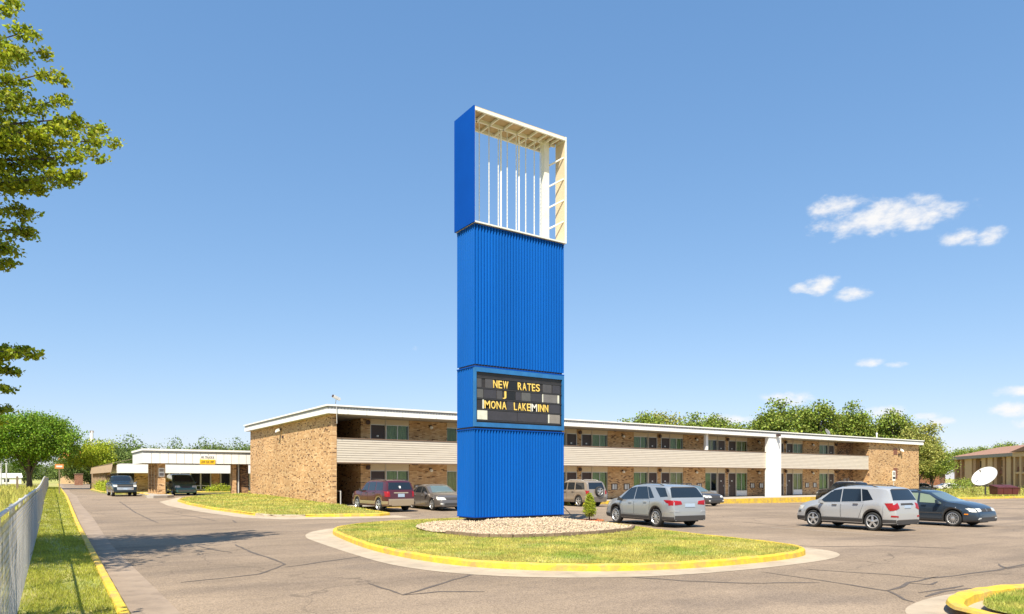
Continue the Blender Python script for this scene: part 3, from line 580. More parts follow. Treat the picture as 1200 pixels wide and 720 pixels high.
for z in (11.45, 12.25, 13.05, 13.85):
    mb = MB(); mb.bar((16.20, PY, z-.08), (BX1-.058, BY0+.10, z+.12), .05, .05); ws_.part(mb, 'rung', 'cream_steel')

# ------------------------------------------------------------------ motel
MX, MY, MW, MD = 15.0, 41.45, 70.9, 19.2
motel = thing('motel', 'long two storey tan brick motel with a white fascia and a sided balcony', 'motel', (MX, MY, 0)); wm = World(motel)
ZT, ZS = 5.98, 5.81; UY = 43.25     # wall top, soffit, unit wall plane
mb = MB(); mb.box(MX, MX+.32, MY, MY+MD, -.4, ZS-.003); wm.part(mb, 'wall', 'brick')
mb = MB(); mb.box(75.07, MX+MW, MY, MY+MD, -.8, ZS-.003); wm.part(mb, 'wall', 'brick')
mb = MB(); mb.box(MX+.321, 75.069, MY+MD-.3, MY+MD, -.5, ZS-.003); wm.part(mb, 'wall', 'brick')
mb = MB(); mb.box(17.6, 17.88, UY+.001, MY+MD-.31, 0, ZS-.004); wm.part(mb, 'wall', 'brick')        # side of the stair passage
mb = MB(); mb.box(MX+.325, 17.59, 52, 52.3, 0, ZS-.004); wm.part(mb, 'wall', 'brick_dark_shade')  # end of the passage, its gloom put into darker brick
mb = MB(); mb.box(72.2, 75.06, UY, UY+.3, -.4, ZS-.004); wm.part(mb, 'wall', 'brick_dark_shade')  # recess wall, shade painted in as darker brick
mb = MB(); mb.box(17.9, 72.19, UY+.75, UY+.8, 0, ZS-.02); wm.part(mb, 'core', 'interior')
mb = MB(); mb.box(MX+.33, 75.05, MY+.13, MY+MD-.32, 2.87, 3.28); wm.part(mb, 'balcony_floor', 'soffit')
mb = MB(); mb.box(MX-.33, MX+MW+.33, MY-.33, MY+MD+.33, 5.812, 5.95); wm.part(mb, 'soffit', 'soffit')
mb = MB(); mb.box(MX-.30, MX+MW+.30, MY-.30, MY+MD+.30, 5.951, 6.27)
roof = wm.part(mb, 'roof', 'roofing')
# stair in the left passage
for k in range(9):
    mb = MB(); mb.box(15.45, 16.5, 45.2+k*.28, 45.5+k*.28, .35+k*.3, .40+k*.3); wm.part(mb, 'stair_tread', 'walk_concrete')
mb = MB(); mb.bar((15.62, 41.6, .2), (15.62, 41.6, 1.15), .05); mb.bar((15.62, 41.62, 1.12), (15.62, 43.2, 1.12), .05); mb.bar((15.62, 43.2, .2), (15.62, 43.2, 1.15), .05); wm.part(mb, 'hand_rail', 'galvanised')
# fascia: panels with recessed joints, rib strip and cap
def fascia_panel_mesh(w):
    mb = MB(); mb.box(.008, w-.008, -.045, 0, 5.815, 6.085)
    for x in (.03, w-.03): mb.box(x-.016, x+.016, -.058, -.0455, 5.83, 6.08)
    return mb.mesh('fascia_panel', 'white_metal')
def fascia_run(w, p0, axis, length, rot):
    n = round(length/1.22); pw = length/n; me = fascia_panel_mesh(pw)
    for k in range(n):
        q = Vector(p0)+Vector(axis)*pw*k; w.put(me, 'fascia_panel', q, (0, 0, rot))
def rib_strip_mesh(w):
    mb = MB(); mb.box(0, w, -.008, .02, 6.086, 6.25); n = 6
    for k in range(n): x = (k+.5)*w/n; mb.box(x-.045, x+.045, -.05, -.0085, 6.10, 6.225)
    return mb.mesh('rib_strip', 'rib_shade_grey')  # strip coloured grey for the shade beneath the cap
def rib_run(w, p0, axis, length, rot):
    n = round(length/1.22); pw = length/n; me = rib_strip_mesh(pw)
    for k in range(n): w.put(me, 'rib_strip', Vector(p0)+Vector(axis)*pw*k, (0, 0, rot))
rib_run(wm, (MX-.33, MY-.33, 0), (1, 0, 0), MW+.66, 0)
rib_run(wm, (MX-.33, MY+MD+.33, 0), (0, -1, 0), MD+.66, -math.pi/2)
fascia_run(wm, (MX-.33, MY-.33, 0), (1, 0, 0), MW+.66, 0)
fascia_run(wm, (MX-.33, MY+MD+.33, 0), (0, -1, 0), MD+.66, -math.pi/2)
fascia_run(wm, (MX+MW+.33, MY-.33, 0), (0, 1, 0), MD+.66, math.pi/2)
mb = MB(); a = .44
mb.box(MX-a, MX+MW+a, MY-a, MY-.33, 6.255, 6.35); mb.box(MX-a, MX-.33, MY-.33, MY+MD+a, 6.255, 6.35); mb.box(MX+MW+.33, MX+MW+a, MY-.33, MY+MD+a, 6.255, 6.35)
mb.box(MX-.33, MX+MW+.33, MY-.33, MY-.1, 6.272, 6.35); mb.box(MX-.33, MX-.1, MY-.1, MY+MD+.3, 6.272, 6.35)
wm.part(mb, 'roof_cap', 'white_paint')
# balcony siding boards
nb = 10; bh = (4.33-2.90)/nb; sw_ = 3.66
bm_ = MB(); bm_.add([(0.004, 0, 0), (sw_-.004, 0, 0), (sw_-.004, -.030, .004), (0.004, -.030, .004), (0.004, -.006, bh+.012), (sw_-.004, -.006, bh+.012), (sw_-.004, .012, bh+.012), (0.004, .012, bh+.012)],
                    [(0, 1, 2, 3), (3, 2, 5, 4), (4, 5, 6, 7), (0, 3, 4, 7), (1, 6, 5, 2), (0, 7, 6, 1)])
bme = bm_.mesh('siding_board', 'siding')
short = {}
for r in range(nb):
    x = 15.33-((r*1.37) % sw_)
    while x < 75.06:
        xa, xb = max(x, 15.33), min(x+sw_, 75.06)
        if xb-xa > .1:
            o = wm.put(bme, 'siding_board', (xa, MY+.03, 2.90+r*bh)); o.scale = ((xb-xa)/sw_, 1, 1)
        x += sw_
mb = MB(); mb.box(15.33, 75.06, MY-.02, MY+.14, 4.345, 4.40); wm.part(mb, 'balcony_cap', 'brown_trim')
mb = MB(); mb.box(15.33, 75.06, MY-.015, MY+.12, 2.84, 2.898); wm.part(mb, 'balcony_trim', 'brown_trim')
mb = MB(); mb.box(15.33, 75.06, MY+.045, MY+.12, 3.06, 4.344); wm.part(mb, 'balcony_backing', 'siding')
# white fin column, slim posts
mb = MB(); mb.box(57.2, 59.1, MY-.3, MY+.12, -.4, 5.805); wm.part(mb, 'column', 'white_paint')
mb = MB(); mb.box(48.95, 49.25, MY+.16, MY+.40, 3.06, 5.805); wm.part(mb, 'balcony_post', 'white_paint')
# unit bays
DW, WW = .98, 1.66
def recess(z0, z1, w):  # mullion
    m_ = MB(); m_.box(0, w, -.02, .10, z0, z1); return m_
def frame_mesh(w, h):
    m_ = MB(); t = .05
    m_.box(0, w, 0, .09, 0, t); m_.box(0, w, 0, .09, h-t, h); m_.box(0, t, 0, .09, t, h-t); m_.box(w-t, w, 0, .09, t, h-t); m_.box(w*.5-.025, w*.5+.025, .005, .085, t, h-t); return m_.mesh('window', 'aluminium')
def curtain_mesh(w, h, m, gap=0):
    m_ = MB(); n = 44; V = []
    for i in range(n+1):
        x = .05+(w-.1)*i/n*(1-gap); y = .22+.035*math.sin(i*1.15)+.012*math.sin(i*2.9); V += [(x, y, .03), (x, y, h-.03), (x, y+.012, .03), (x, y+.012, h-.03)]
    F = []
    for i in range(n): a = i*4; b = a+4; F += [(a, b, b+1, a+1), (a+2, a+3, b+3, b+2), (a+1, b+1, b+3, a+3)]
    m_.add(V, F); return m_.mesh('curtain', m, True)
WH = 1.71
frame_me = frame_mesh(WW, WH); pane_me = MB().box(.052, WW*.5-.027, .04, .048, .052, WH-.052).box(WW*.5+.027, WW-.052, .04, .048, .052, WH-.052).mesh('pane', 'window_glass')
cur = [curtain_mesh(WW, WH, 'curtain'), curtain_mesh(WW, WH, 'curtain', .42), curtain_mesh(WW, WH, 'curtain_cream'), curtain_mesh(WW, WH, 'curtain_cream', .15)]
sill_me = MB().box(0, WW, .01, .10, 0, .46).mesh('window_panel', 'white_paint')
head_me = MB().box(0, 1, .03, .12, 0, 1).mesh('header_panel', 'header_tan')
door_me = MB().box(0, DW, .05, .11, 0, 2.13).mesh('door', 'door_brown')
dfr_me = MB().box(-.05, 0, 0, .12, 0, 2.185).box(DW, DW+.05, 0, .12, 0, 2.185).box(-.05, DW+.05, 0, .12, 2.135, 2.185).mesh('door_frame', 'aluminium')
num_me = MB().box(-.07, .07, -.012, 0, -.05, .05).mesh('number_plate', 'sign_white')
hand_me = MB().box(-.02, .02, -.02, 0, -.09, .09).bar((0, -.045, 0), (.10, -.045, 0), .022).mesh('handle', 'aluminium')
lampd_me = MB().lathe([(.05, 0), (.15, .02), (.15, .12), (.08, .2)], 12, 'y').mesh('fire_bell', 'lamp_dark', True)
globe_me = MB().lathe([(.05, -.10), (.11, -.06), (.125, 0), (.10, .07), (.04, .11)], 12).mesh('wall_lamp', 'globe', True)
brk_me = MB().box(-.04, .12, .03, .22, .02, .16).mesh('lamp_bracket', 'lamp_dark')
vent_me = MB().box(-.33, .33, -.04, .02, -.26, .26).mesh('wall_vent', 'vent'); slit_me = MB().box(-.24, -.02, -.05, -.041, -.2, .2).box(.06, .2, -.05, -.041, -.2, .2).mesh('vent_grille', 'aluminium')
wcount = 0
def place_window(x, z, panel, variant):
    w = wm.put(frame_me, 'window', (x, UY+.06, z)); inst(pane_me, 'pane', w); inst(cur[variant], 'curtain', w)
    if panel: wm.put(sill_me, 'window_panel', (x, UY+.06, z-.465))
def place_door(x, z, hx, num=True):
    d = wm.put(door_me, 'door', (x, UY+.02, z)); wm.put(dfr_me, 'door_frame', (x, UY+.015, z))
    inst(num_me, 'number_plate', d, (DW*.5, .049, 1.42)); inst(hand_me, 'handle', d, (hx, .049, .98))
def header(x0, x1, z, zc):
    o = wm.put(head_me, 'header_panel', (x0, UY-.01, z)); o.scale = (x1-x0-.012, 1, zc-.004-z)
def brickbox(x0, x1, z0, z1, m):
    mb = MB(); mb.box(x0, x1, UY, UY+.28, z0, z1); wm.part(mb, 'wall', m)
for fl, z0, zc, bmat in ((0, .25, 2.868, 'brick'), (1, 3.281, 5.808, 'brick')):
    brickbox(17.885, 18.27, z0, zc, bmat)
    wm.put(lampd_me, 'fire_bell', (18.05, UY-.2, zc-.25))
    for k in range(6):
        c = 22.5+8.95*k; last = k == 5
        brickbox(c-1.45, c+1.45, z0, zc, bmat)
        g = wm.put(globe_me, 'wall_lamp', (c+.15, UY-.16, zc-.42)); inst(brk_me, 'lamp_bracket', g, (-.06, -.02, .02))
        if fl == 0:
            for dx in (-.75, .62): v = wm.put(vent_me, 'wall_vent', (c+dx, UY-.001, 1.22)); inst(slit_me, 'vent_grille', v)
        # left group: door then window ; right group: window then door
        xl = c-1.45-WW; xd = xl-.10-DW
        place_window(xl, z0+.48, True, random.choice([0, 0, 2, 0, 0])); place_door(xd, z0, DW-.1 if False else .1+.0)
        header(xd-.05, xl-.05, z0+2.19, zc); header(xl-.05, c-1.45, z0+2.19, zc)
        mb = MB(); mb.box(xl-.085, xl-.02, UY-.03, UY+.12, z0, zc-.003); wm.part(mb, 'mullion', 'siding')
        xr = c+1.45; xe = xr+WW+.10
        place_window(xr, z0+.48, True, random.choice([0, 1, 0, 2, 3])); place_door(xe, z0, DW-.15)
        header(xr, xr+WW+.05, z0+2.19, zc); header(xr+WW+.05, xe+DW+.05, z0+2.19, zc)
        mb = MB(); mb.box(xr+WW+.02, xr+WW+.085, UY-.03, UY+.12, z0, zc-.003); wm.part(mb, 'mullion', 'siding')
        pe = xe+DW+.05
        brickbox(pe, pe+.43, z0, zc, bmat); wm.put(lampd_me, 'fire_bell', (pe+.22, UY-.2, zc-.25))
        if last: brickbox(pe+.43, 72.25, z0, zc, 'brick_dark_shade')
for z0, z1 in ((2.2, 3.4),(4.9, 5.6)):
    mb = MB(); mb.box(80.2, 81.0, MY-.035, MY+.02, z0-.3, z1-.3); wm.part(mb, 'infill_panel', 'rail_brown')
mb = MB(); mb.box(73.2, 73.7, UY-.05, UY+.02, 1.3, 1.9); mb.box(74, 74.3, UY-.05, UY+.02, 1.25, 1.95); wm.part(mb, 'meter_box', 'grey_trim')
# flood lights
def flood(p, rz, name='flood_light'):
    mb = MB(); mb.box(-.05, .05, -.12, .02, -.06, .10); o = wm.put(mb.mesh(name, 'lamp_dark'), name, p, (0, 0, rz)); mb = MB()
    mb.add([(-.16, -.14, -.1), (.16, -.14, -.1), (.16, -.40, -.2), (-.16, -.40, -.2), (-.16, -.14, .12), (.16, -.14, .12), (.16, -.36, -.02), (-.16, -.36, -.02)], [(0, 3, 2, 1), (4, 5, 6, 7), (0, 1, 5, 4), (1, 2, 6, 5), (2, 3, 7, 6), (3, 0, 4, 7)])
    mb.build('lamp_head', 'globe', o); return o
flood((MX, 51.9, 5.45), -math.pi/2); flood((81.6, MY, 5.15), 0)
mb = MB(); mb.box(MX-.08, MX, 51.3, 51.5, 4.8, 5.0); wm.part(mb, 'junction_box', 'lamp_dark'); mb = MB(); mb.box(81.2, 81.5, MY-.08, MY, 4.5, 4.75); wm.part(mb, 'junction_box', 'lamp_dark')
mb = MB(); mb.box(58.2, 58.6, MY-.62, MY-.34, 5.9, 6.1); wm.part(mb, 'camera_box', 'lamp_dark'); mb = MB(); mb.tube([(58.4, MY-.5, 5.9), (58.4, MY-.75, 5.65)], .08, 8); wm.part(mb, 'camera_arm', 'galvanised')
seccam = thing('security_camera', 'white security camera on a bracket at the roof corner of the motel', 'security camera', (MX+.1, MY-.38, 6.36)); wc = World(seccam)
mb = MB(); mb.tube([(MX+.1, MY-.40, 6.35), (MX+.12, MY-.45, 6.7)], .022, 8); mb.tube([(MX+.13, MY-.46, 6.3), (MX+.16, MY-.47, 5.2)], .018, 6); wc.part(mb, 'bracket', 'galvanised')
mb = MB(); mb.bar((MX-.10, MY-.55, 6.84), (MX+.38, MY-.36, 6.68), .15, .15); wc.part(mb, 'camera_body', 'white_paint')
mb = MB(); mb.bar((MX-.14, MY-.565, 6.855), (MX-.101, MY-.55, 6.841), .13, .13); wc.part(mb, 'lens_hood', 'lamp_dark')
# things on the roof
rd = thing('satellite_dish', 'small grey satellite dish on the motel roof in front of the trees', 'satellite dish', (72.5, 44.5, 6.3)); 
mb = MB(); mb.tube([(0, 0, 0), (0, 0, .55)], .04, 8); mb.build('mast', 'galvanised', rd)
mb = MB(); mb.lathe([(.02, 0), (.25, .04), (.42, .13), (.44, .13), (.25, .02), (.02, -.03)], 18, 'y'); o = mb.build('reflector', 'galvanised', rd, True, (0, 0, .75)); o.rotation_euler = (-.5, 0, .9)
vp_ = thing('vent_pipe', 'short white vent pipe standing on the right end of the motel roof', 'vent pipe', (80.5, 43.5, 6.27)); MB().tube([(0, 0, 0), (0, 0, .75)], .07, 10).build('pipe', 'white_paint', vp_, True); MB().lathe([(.10, .7), (.10, .85), (.03, .92)], 10).build('cap', 'white_paint', vp_, True)
# parking sign in front of the right end wall
ps = thing('parking_sign', 'small white parking sign on a post before the right end wall of the motel', 'sign', (78.6, 40.6, -.1))
MB().box(-.03, .03, -.02, .02, 0, 2.9).build('post', 'galvanised', ps); MB().box(-.3, .3, -.05, -.021, 1.75, 2.85).build('panel', 'sign_white', ps)
MB().box(-.2, .2, -.056, -.0505, 2.35, 2.72).build('emblem', 'grey_trim', ps); MB().box(-.25, .25, -.056, -.0505, 1.95, 2.2).build('text_block', 'ink', ps)

# ------------------------------------------------------------------ canopy and office
can = thing('entrance_canopy', 'white flat canopy over the drive on brick piers beside the motel', 'canopy', (7.2, 62, .45)); wc = World(can)
mb = MB(); mb.box(7.24, 15.6, 62.04, 69.0, 3.15, 3.28); wc.part(mb, 'soffit', 'soffit')
mb = MB(); mb.box(7.24, 15.6, 62.04, 69.0, 3.281, 4.1); wc.part(mb, 'roof', 'roofing')
def can_panel(w):
    mb = MB(); mb.box(.015, w-.015, -.035, 0, 3.12, 3.93)
    return mb.mesh('fascia_panel', 'white_metal')
def can_rib(w, n):
    mb = MB(); mb.box(0, w, -.01, .02, 3.931, 4.10)
    for k in range(n): x = (k+.5)*w/n; mb.box(x-.08, x+.08, -.05, -.011, 3.95, 4.08)
    return mb.mesh('rib_strip', 'rib_shade_grey')
cr1 = can_rib(.6, 2); cr2 = can_rib(1.0, 4)
for k in range(14): wc.put(cr1, 'rib_strip', (7.2+k*.6, 62.04, 0))
for k in range(7): wc.put(cr2, 'rib_strip', (7.24, 69.04-k, 0), (0, 0, -math.pi/2))
pm = can_panel(.6); pm2 = can_panel(1.0)
for k in range(14): wc.put(pm, 'fascia_panel', (7.2+k*.6, 62.04, 0))
for k in range(7): wc.put(pm2, 'fascia_panel', (7.24, 69.04-k, 0), (0, 0, -math.pi/2))
mb = MB(); mb.box(7.12, 15.6, 61.9, 62.3, 4.105, 4.26); mb.box(7.12, 7.5, 62.3, 69.1, 4.105, 4.26); wc.part(mb, 'roof_cap', 'white_paint')
for k, y in enumerate((62.6, 64.3, 66.0, 67.7)): wc.part(MB().box(8.32, 8.32+.55, y, y+.6, .3, 3.149), 'pier', 'brick')
wc.part(MB().box(14.05, 14.35, 62.7, 63.5, .3, 3.149), 'pier', 'brick'); wc.part(MB().box(14.75, 15.4, 63.0, 66, .3, 3.149), 'pier', 'brick_dark_shade'); wc.part(MB().tube([(14.55, 62.8, .4), (14.55, 62.8, 3.149)], .06, 8), 'post', 'galvanised')
mb = MB(); mb.box(8.38, 8.80, 62.56, 62.598, 2.05, 2.75); cs = wc.part(mb, 'pier_sign', 'sign_white')
for z0 in (2.12, 2.45): MB().box(8.43, 8.75, 62.548, 62.559, z0, z0+.22).build('sign_text', 'grey_trim', cs)
mb = MB(); mb.box(11.33, 12.52, 61.96, 61.999, 3.06, 3.46); clr = wc.part(mb, 'clearance_plate', 'sign_yellow')
word("LOW CLR 8'8\"", 11.42, 12.42, 3.16, .2, 'ink', clr, 61.955, 'plate_letter')
sgn = wc.part(MB().box(11.36, 12.49, 61.992, 61.9985, 3.55, 3.75), 'sign_backing', 'white_metal'); word('NO TRUCKS', 11.42, 12.42, 3.57, .16, 'ink', sgn, 61.985, 'plate_letter')
off = thing('motel_office', 'low motel office with a white fascia and white framed windows behind the canopy', 'building', (6.7, 74, .5)); wo = World(off)
mb = MB(); mb.box(6.75, 22, 76.6, 84, .3, 2.6); wo.part(mb, 'wall', 'interior')
mb = MB(); mb.box(6.7, 22, 73.9, 84, 2.42, 3.2); wo.part(mb, 'fascia', 'white_paint')
mb = MB(); mb.box(6.75, 22, 74.0, 84, 3.201, 3.3); wo.part(mb, 'roof', 'roofing')
mb = MB(); mb.box(9.1, 22, 76.2, 76.45, .3, .75); wo.part(mb, 'plinth', 'stucco_light')
for x in np.arange(10.2, 20.5, .95):
    mb = MB(); mb.box(x-.06, x+.06, 76.1, 76.3, .75, 2.42); wo.part(mb, 'mullion', 'white_paint')
    f_ = wo.part(MB().box(x+.06, x+.89, 76.16, 76.22, .75, .83).box(x+.06, x+.89, 76.16, 76.22, 1.15, 1.22), 'window', 'white_paint'); MB().box(x+.06, x+.89, 76.18, 76.195, .83, 2.42).build('pane', 'car_glass', f_)
for x0, x1 in ((8.1, 9.6), (15.0, 15.75)): wo.part(MB().box(x0, x1, 75.9, 76.5, .3, 2.418), 'pier', 'brick')
wing = thing('motel_wing', 'long low brown roofed wing running away from the office', 'building', (6.7, 84, .5)); ww = World(wing)
mb = MB(); mb.add([(6.2, 76.7, 2.5), (6.2, 106, 2.5), (6.35, 106, 3.35), (6.35, 76.7, 3.35)], [(0, 1, 2, 3)]); mb.box(6.36, 9, 84.1, 106, 2.5, 3.3); ww.part(mb, 'eave', 'shingle_brown')
mb = MB(); mb.add([(6.3, 77, 3.36), (6.3, 106, 3.36), (11, 106, 4.5), (11, 84.1, 4.5), (11, 77, 4.5), (16, 106, 3.36), (16, 84.1, 3.36)], [(0, 1, 2, 3, 4), (3, 2, 5, 6)]); ww.part(mb, 'roof', 'shingle_brown')
ww.part(MB().box(7.0, 15.5, 84.2, 105.8, .3, 2.499), 'wall', 'brick')
for y in np.arange(85, 105, 2.2):
    f_ = ww.part(MB().box(6.93, 6.999, y, y+1.4, .9, 2.3), 'window', 'brown_trim'); MB().box(6.91, 6.929, y+.08, y+1.32, .98, 2.22).build('pane', 'car_glass', f_)
    ww.part(MB().box(6.4, 6.6, y+1.75, y+1.95, .3, 2.498), 'post', 'shingle_brown')

# ------------------------------------------------------------------ brown building on the right, dumpster, big dish
Au, Bu = Vector((149.2, 65.4, 0)), Vector((122, 38.5, 0)); u_ = (Bu-Au).normalized(); ang = math.atan2(u_.y, u_.x)
bb = thing('apartment_building', 'two storey tan building with a brown hip roof beyond the satellite dish', 'building', (149.2, 65.4, .35), ang)
FL = 40
# local x along the facade towards the camera side, local +y outward (towards the road)?  outward normal:
nrm = Vector((-u_.y, u_.x, 0)); sgnn = 1 if nrm.dot(Vector((0, 0, 0))-Au) > 0 else -1
def bp(mb, name, m, parent=None):
    mb.v = [(x, y*sgnn, z) for x, y, z in mb.v]; return mb.build(name, m, parent or bb)
bp(MB().box(0, FL, -13, -.8, 0, 5.2), 'wall', 'stucco')
bp(MB().box(-.6, FL+.6, -13.6, .5, 5.2, 5.75), 'eave', 'grey_trim')
bp(MB().add([(-.6, .5, 5.76), (FL+.6, .5, 5.76), (FL+.6, -13.6, 5.76), (-.6, -13.6, 5.76), (4, -6.5, 7.5), (FL-3, -6.5, 7.5)], [(0, 1, 5, 4), (1, 2, 5), (2, 3, 4, 5), (3, 0, 4)]), 'roof', 'shingle')
for x0, x1, m in ((0, .8, 'stucco'), (2.6, 3.3, 'stucco'), (4.6, 7.6, 'stucco_light'), (8.2, 9.2, 'stucco'), (11.5, 13, 'stucco_light'), (13.8, 15.6, 'stucco_light'), (16.2, 17.2, 'stucco'), (19.2, 20, 'stucco'), (20.5, 22, 'stucco_light'), (23, 25, 'stucco')):
    bp(MB().box(x0, x1, -.79, -.1, 0, 5.199), 'pilaster', m)
for x0, x1 in ((.9, 2.5), (9.3, 11.4), (17.3, 19.1), (28.5, 31), (33, 35.5)):
    for z0 in (.6, 3.4):
        f_ = bp(MB().box(x0+.1, x1-.1, -.79, -.70, z0, z0+1.5), 'window', 'stucco_light'); bp(MB().box(x0+.25, x1-.25, -.699, -.68, z0+.12, z0+1.38), 'pane', 'car_glass', f_)
    bp(MB().box(x0, x1, -.6, -.5, 2.3, 2.95), 'railing', 'rail_brown')
bp(MB().box(25.6, 37, -.4, 1.3, 5.0, 5.72), 'porch_beam', 'stucco_light')
bp(MB().add([(25.3, 1.6, 5.78), (37.3, 1.6, 5.78), (31.3, 1.6, 6.8), (25.3, -5, 5.78), (37.3, -5, 5.78), (31.3, -5, 6.8)], [(0, 1, 2), (0, 2, 5, 3), (1, 4, 5, 2), (3, 5, 4), (0, 3, 4, 1)]), 'porch_roof', 'shingle')
for x in (25.7, 27.6, 32, 36.3): bp(MB().box(x, x+.55, .7, 1.2, 0, 4.999), 'porch_column', 'stucco_light')
bp(MB().box(26.3, 36.2, .8, .9, 2.7, 3.4), 'porch_railing', 'rail_brown'); bp(MB().box(25.7, 36.8, -.3, 1.15, 2.3, 2.6), 'porch_floor', 'stucco_light')
dp = thing('dumpster', 'dark red dumpster with sloping lids on the right hand lawn', 'dumpster', (91.2, 34.7, -.02), -.6)
MB().add([(-1.15, -.7, .12), (1.15, -.7, .12), (1.15, .7, .12), (-1.15, .7, .12), (-1.2, -.75, .85), (1.2, -.75, .85), (1.2, .75, 1.15), (-1.2, .75, 1.15)], [(0, 3, 2, 1), (4, 5, 6, 7), (0, 1, 5, 4), (1, 2, 6, 5), (2, 3, 7, 6), (3, 0, 4, 7)]).build('bin', 'dumpster_red', dp)
for x0, x1 in ((-1.22, -.02), (.02, 1.22)): MB().add([(x0, -.8, .87), (x1, -.8, .87), (x1, .78, 1.17), (x0, .78, 1.17), (x0, -.8, .92), ((x0+x1)/2, -.1, 1.16), (x1, -.8, .92), (x1, .78, 1.22), (x0, .78, 1.22)], [(4, 5, 8), (4, 6, 5), (6, 7, 5), (5, 7, 8), (0, 3, 2, 1), (0, 1, 6, 4), (2, 3, 8, 7), (1, 2, 7, 6), (3, 0, 4, 8)]).build('lid', 'dumpster_red', dp)
for x in (-1.24, -.5, .5, 1.24): MB().box(x-.04, x+.04, -.80, -.74, .15, .85).build('rib', 'dumpster_red', dp)
bd = thing('satellite_dish', 'large white round satellite dish tilted on a pole on the right hand lawn', 'satellite dish', (91.7, 36.8, -.05))
MB().tube([(0, 0, 0), (0, 0, 1.75)], .09, 12).build('pole', 'grey_trim', bd, True)
prof = [(.02, 0)]+[(r, .38*(r/1.5)**2) for r in (.3, .6, .9, 1.2, 1.5)]+[(1.53, .38)]+[(r, .38*(r/1.5)**2-.03) for r in (1.5, 1.2, .9, .6, .3)]+[(.02, -.04)]
dm = MB(); dm.lathe(prof, 36); ax = Vector((-.74, .14, .60)).normalized(); q = Vector((0, 0, 1)).rotation_difference(ax)
dob = dm.build('reflector', 'dish_white', bd, True, Vector((0, 0, 2.1))-ax*.1); dob.scale = (.9, .9, .9); dob.rotation_mode = 'QUATERNION'; dob.rotation_quaternion = q
for k in range(3):
    a = 2.1*k+.4; p0 = Vector((1.35*math.cos(a), 1.35*math.sin(a), .3)); MB().tube([p0, (0, 0, 1.25)], .018, 6).build('strut', 'galvanised', bd, True, dob.location).rotation_euler = q.to_euler()
fh = MB().lathe([(.05, 1.15), (.09, 1.2), (.09, 1.4), (.04, 1.45)], 10).build('feed_horn', 'grey_trim', bd, True, dob.location); fh.rotation_euler = q.to_euler()
# ------------------------------------------------------------------ vehicles
def interp(P, x):
    xs = [p[0] for p in P]; zs = [p[1] for p in P]
    return float(np.interp(x, xs, zs))
def smooth_prof(P):
    # Catmull style densify
    out = []; n = len(P)
    for i in range(n-1):
        p0 = P[max(i-1, 0)]; p1 = P[i]; p2 = P[i+1]; p3 = P[min(i+2, n-1)]; m = 6
        for k in range(m):
            t = k/m; z = p1[1]+(p2[1]-p1[1])*t
            h = .5*(2*p1[1]+(p2[1]-p0[1])*t*.0+0)
            # monotone cubic in z over x
            d1 = (p2[1]-p0[1])/max(p2[0]-p0[0], 1e-3) if i else (p2[1]-p1[1])/(p2[0]-p1[0]); d2 = (p3[1]-p1[1])/max(p3[0]-p1[0], 1e-3) if i < n-2 else (p2[1]-p1[1])/(p2[0]-p1[0])
            dx = p2[0]-p1[0]; s_ = (p2[1]-p1[1])/dx
            d1 = max(-3*abs(s_), min(3*abs(s_), d1)) if s_*d1 > 0 else 0; d2 = max(-3*abs(s_), min(3*abs(s_), d2)) if s_*d2 > 0 else 0
            t2, t3 = t*t, t*t*t; z = (2*t3-3*t2+1)*p1[1]+(t3-2*t2+t)*dx*d1+(-2*t3+3*t2)*p2[1]+(t3-t2)*dx*d2
            out.append((p1[0]+dx*t, z))
    out.append(P[-1]); return out
WHEELS = {}
def wheel_meshes(r, style):
    k = (round(r, 3), style)
    if k in WHEELS: return WHEELS[k]
    w = .215; ri = r*(.70 if style != 'steel' else .62)
    ty = MB().lathe([(ri, -w/2+.01), (r-.035, -w/2), (r-.008, -w/2+.03), (r, -w/2+.06), (r, w/2-.06), (r-.008, w/2-.03), (r-.035, w/2), (ri, w/2-.01), (ri-.005, w/2-.05), (ri-.005, -w/2+.05), (ri, -w/2+.01)], 28, 'y', caps=False).mesh('tyre', 'rubber', True)
    rb = MB().lathe([(.02, -.02), (ri-.02, -.02), (ri-.02, .03), (.02, .03)], 20, 'y').mesh('brake_disc', 'rim_back')
    m_ = MB(); m_.lathe([(ri-.022, w/2-.05), (ri+.006, w/2-.03), (ri+.008, w/2-.008), (ri-.01, w/2-.004), (ri-.026, w/2-.03), (ri-.022, w/2-.05)], 28, 'y', caps=False)
    n = {'five': 5, 'ten': 10, 'seven': 7, 'steel': 8, 'multi': 14}[style]; sw = {'five': .085, 'ten': .034, 'seven': .055, 'steel': .09, 'multi': .026}[style]*r/.34
    for i in range(n):
        a = 2*math.pi*i/n+.3; c, s_ = math.cos(a), math.sin(a); p, q = .05, ri-.012; u = (-s_, c)
        for (ra, wa), (rbb, wb) in (((p, sw*.75), (q, sw)),):
            V = []
            for rr, ww_ in ((ra, wa), (rbb, wb)):
                for e in (-1, 1):
                    for y in (w/2-.055, w/2-.022+(.008 if rr < .1 else 0)): V.append((c*rr+u[0]*e*ww_/2, y, s_*rr+u[1]*e*ww_/2))
            m_.add(V, [(0, 1, 3, 2), (4, 6, 7, 5), (0, 4, 5, 1), (2, 3, 7, 6), (1, 5, 7, 3), (0, 2, 6, 4)])
    m_.lathe([(.02, w/2-.06), (.062, w/2-.05), (.062, w/2-.014), (.03, w/2-.006)], 14, 'y')
    WHEELS[k] = (ty, m_.mesh('rim', 'rim', False), rb); return WHEELS[k]

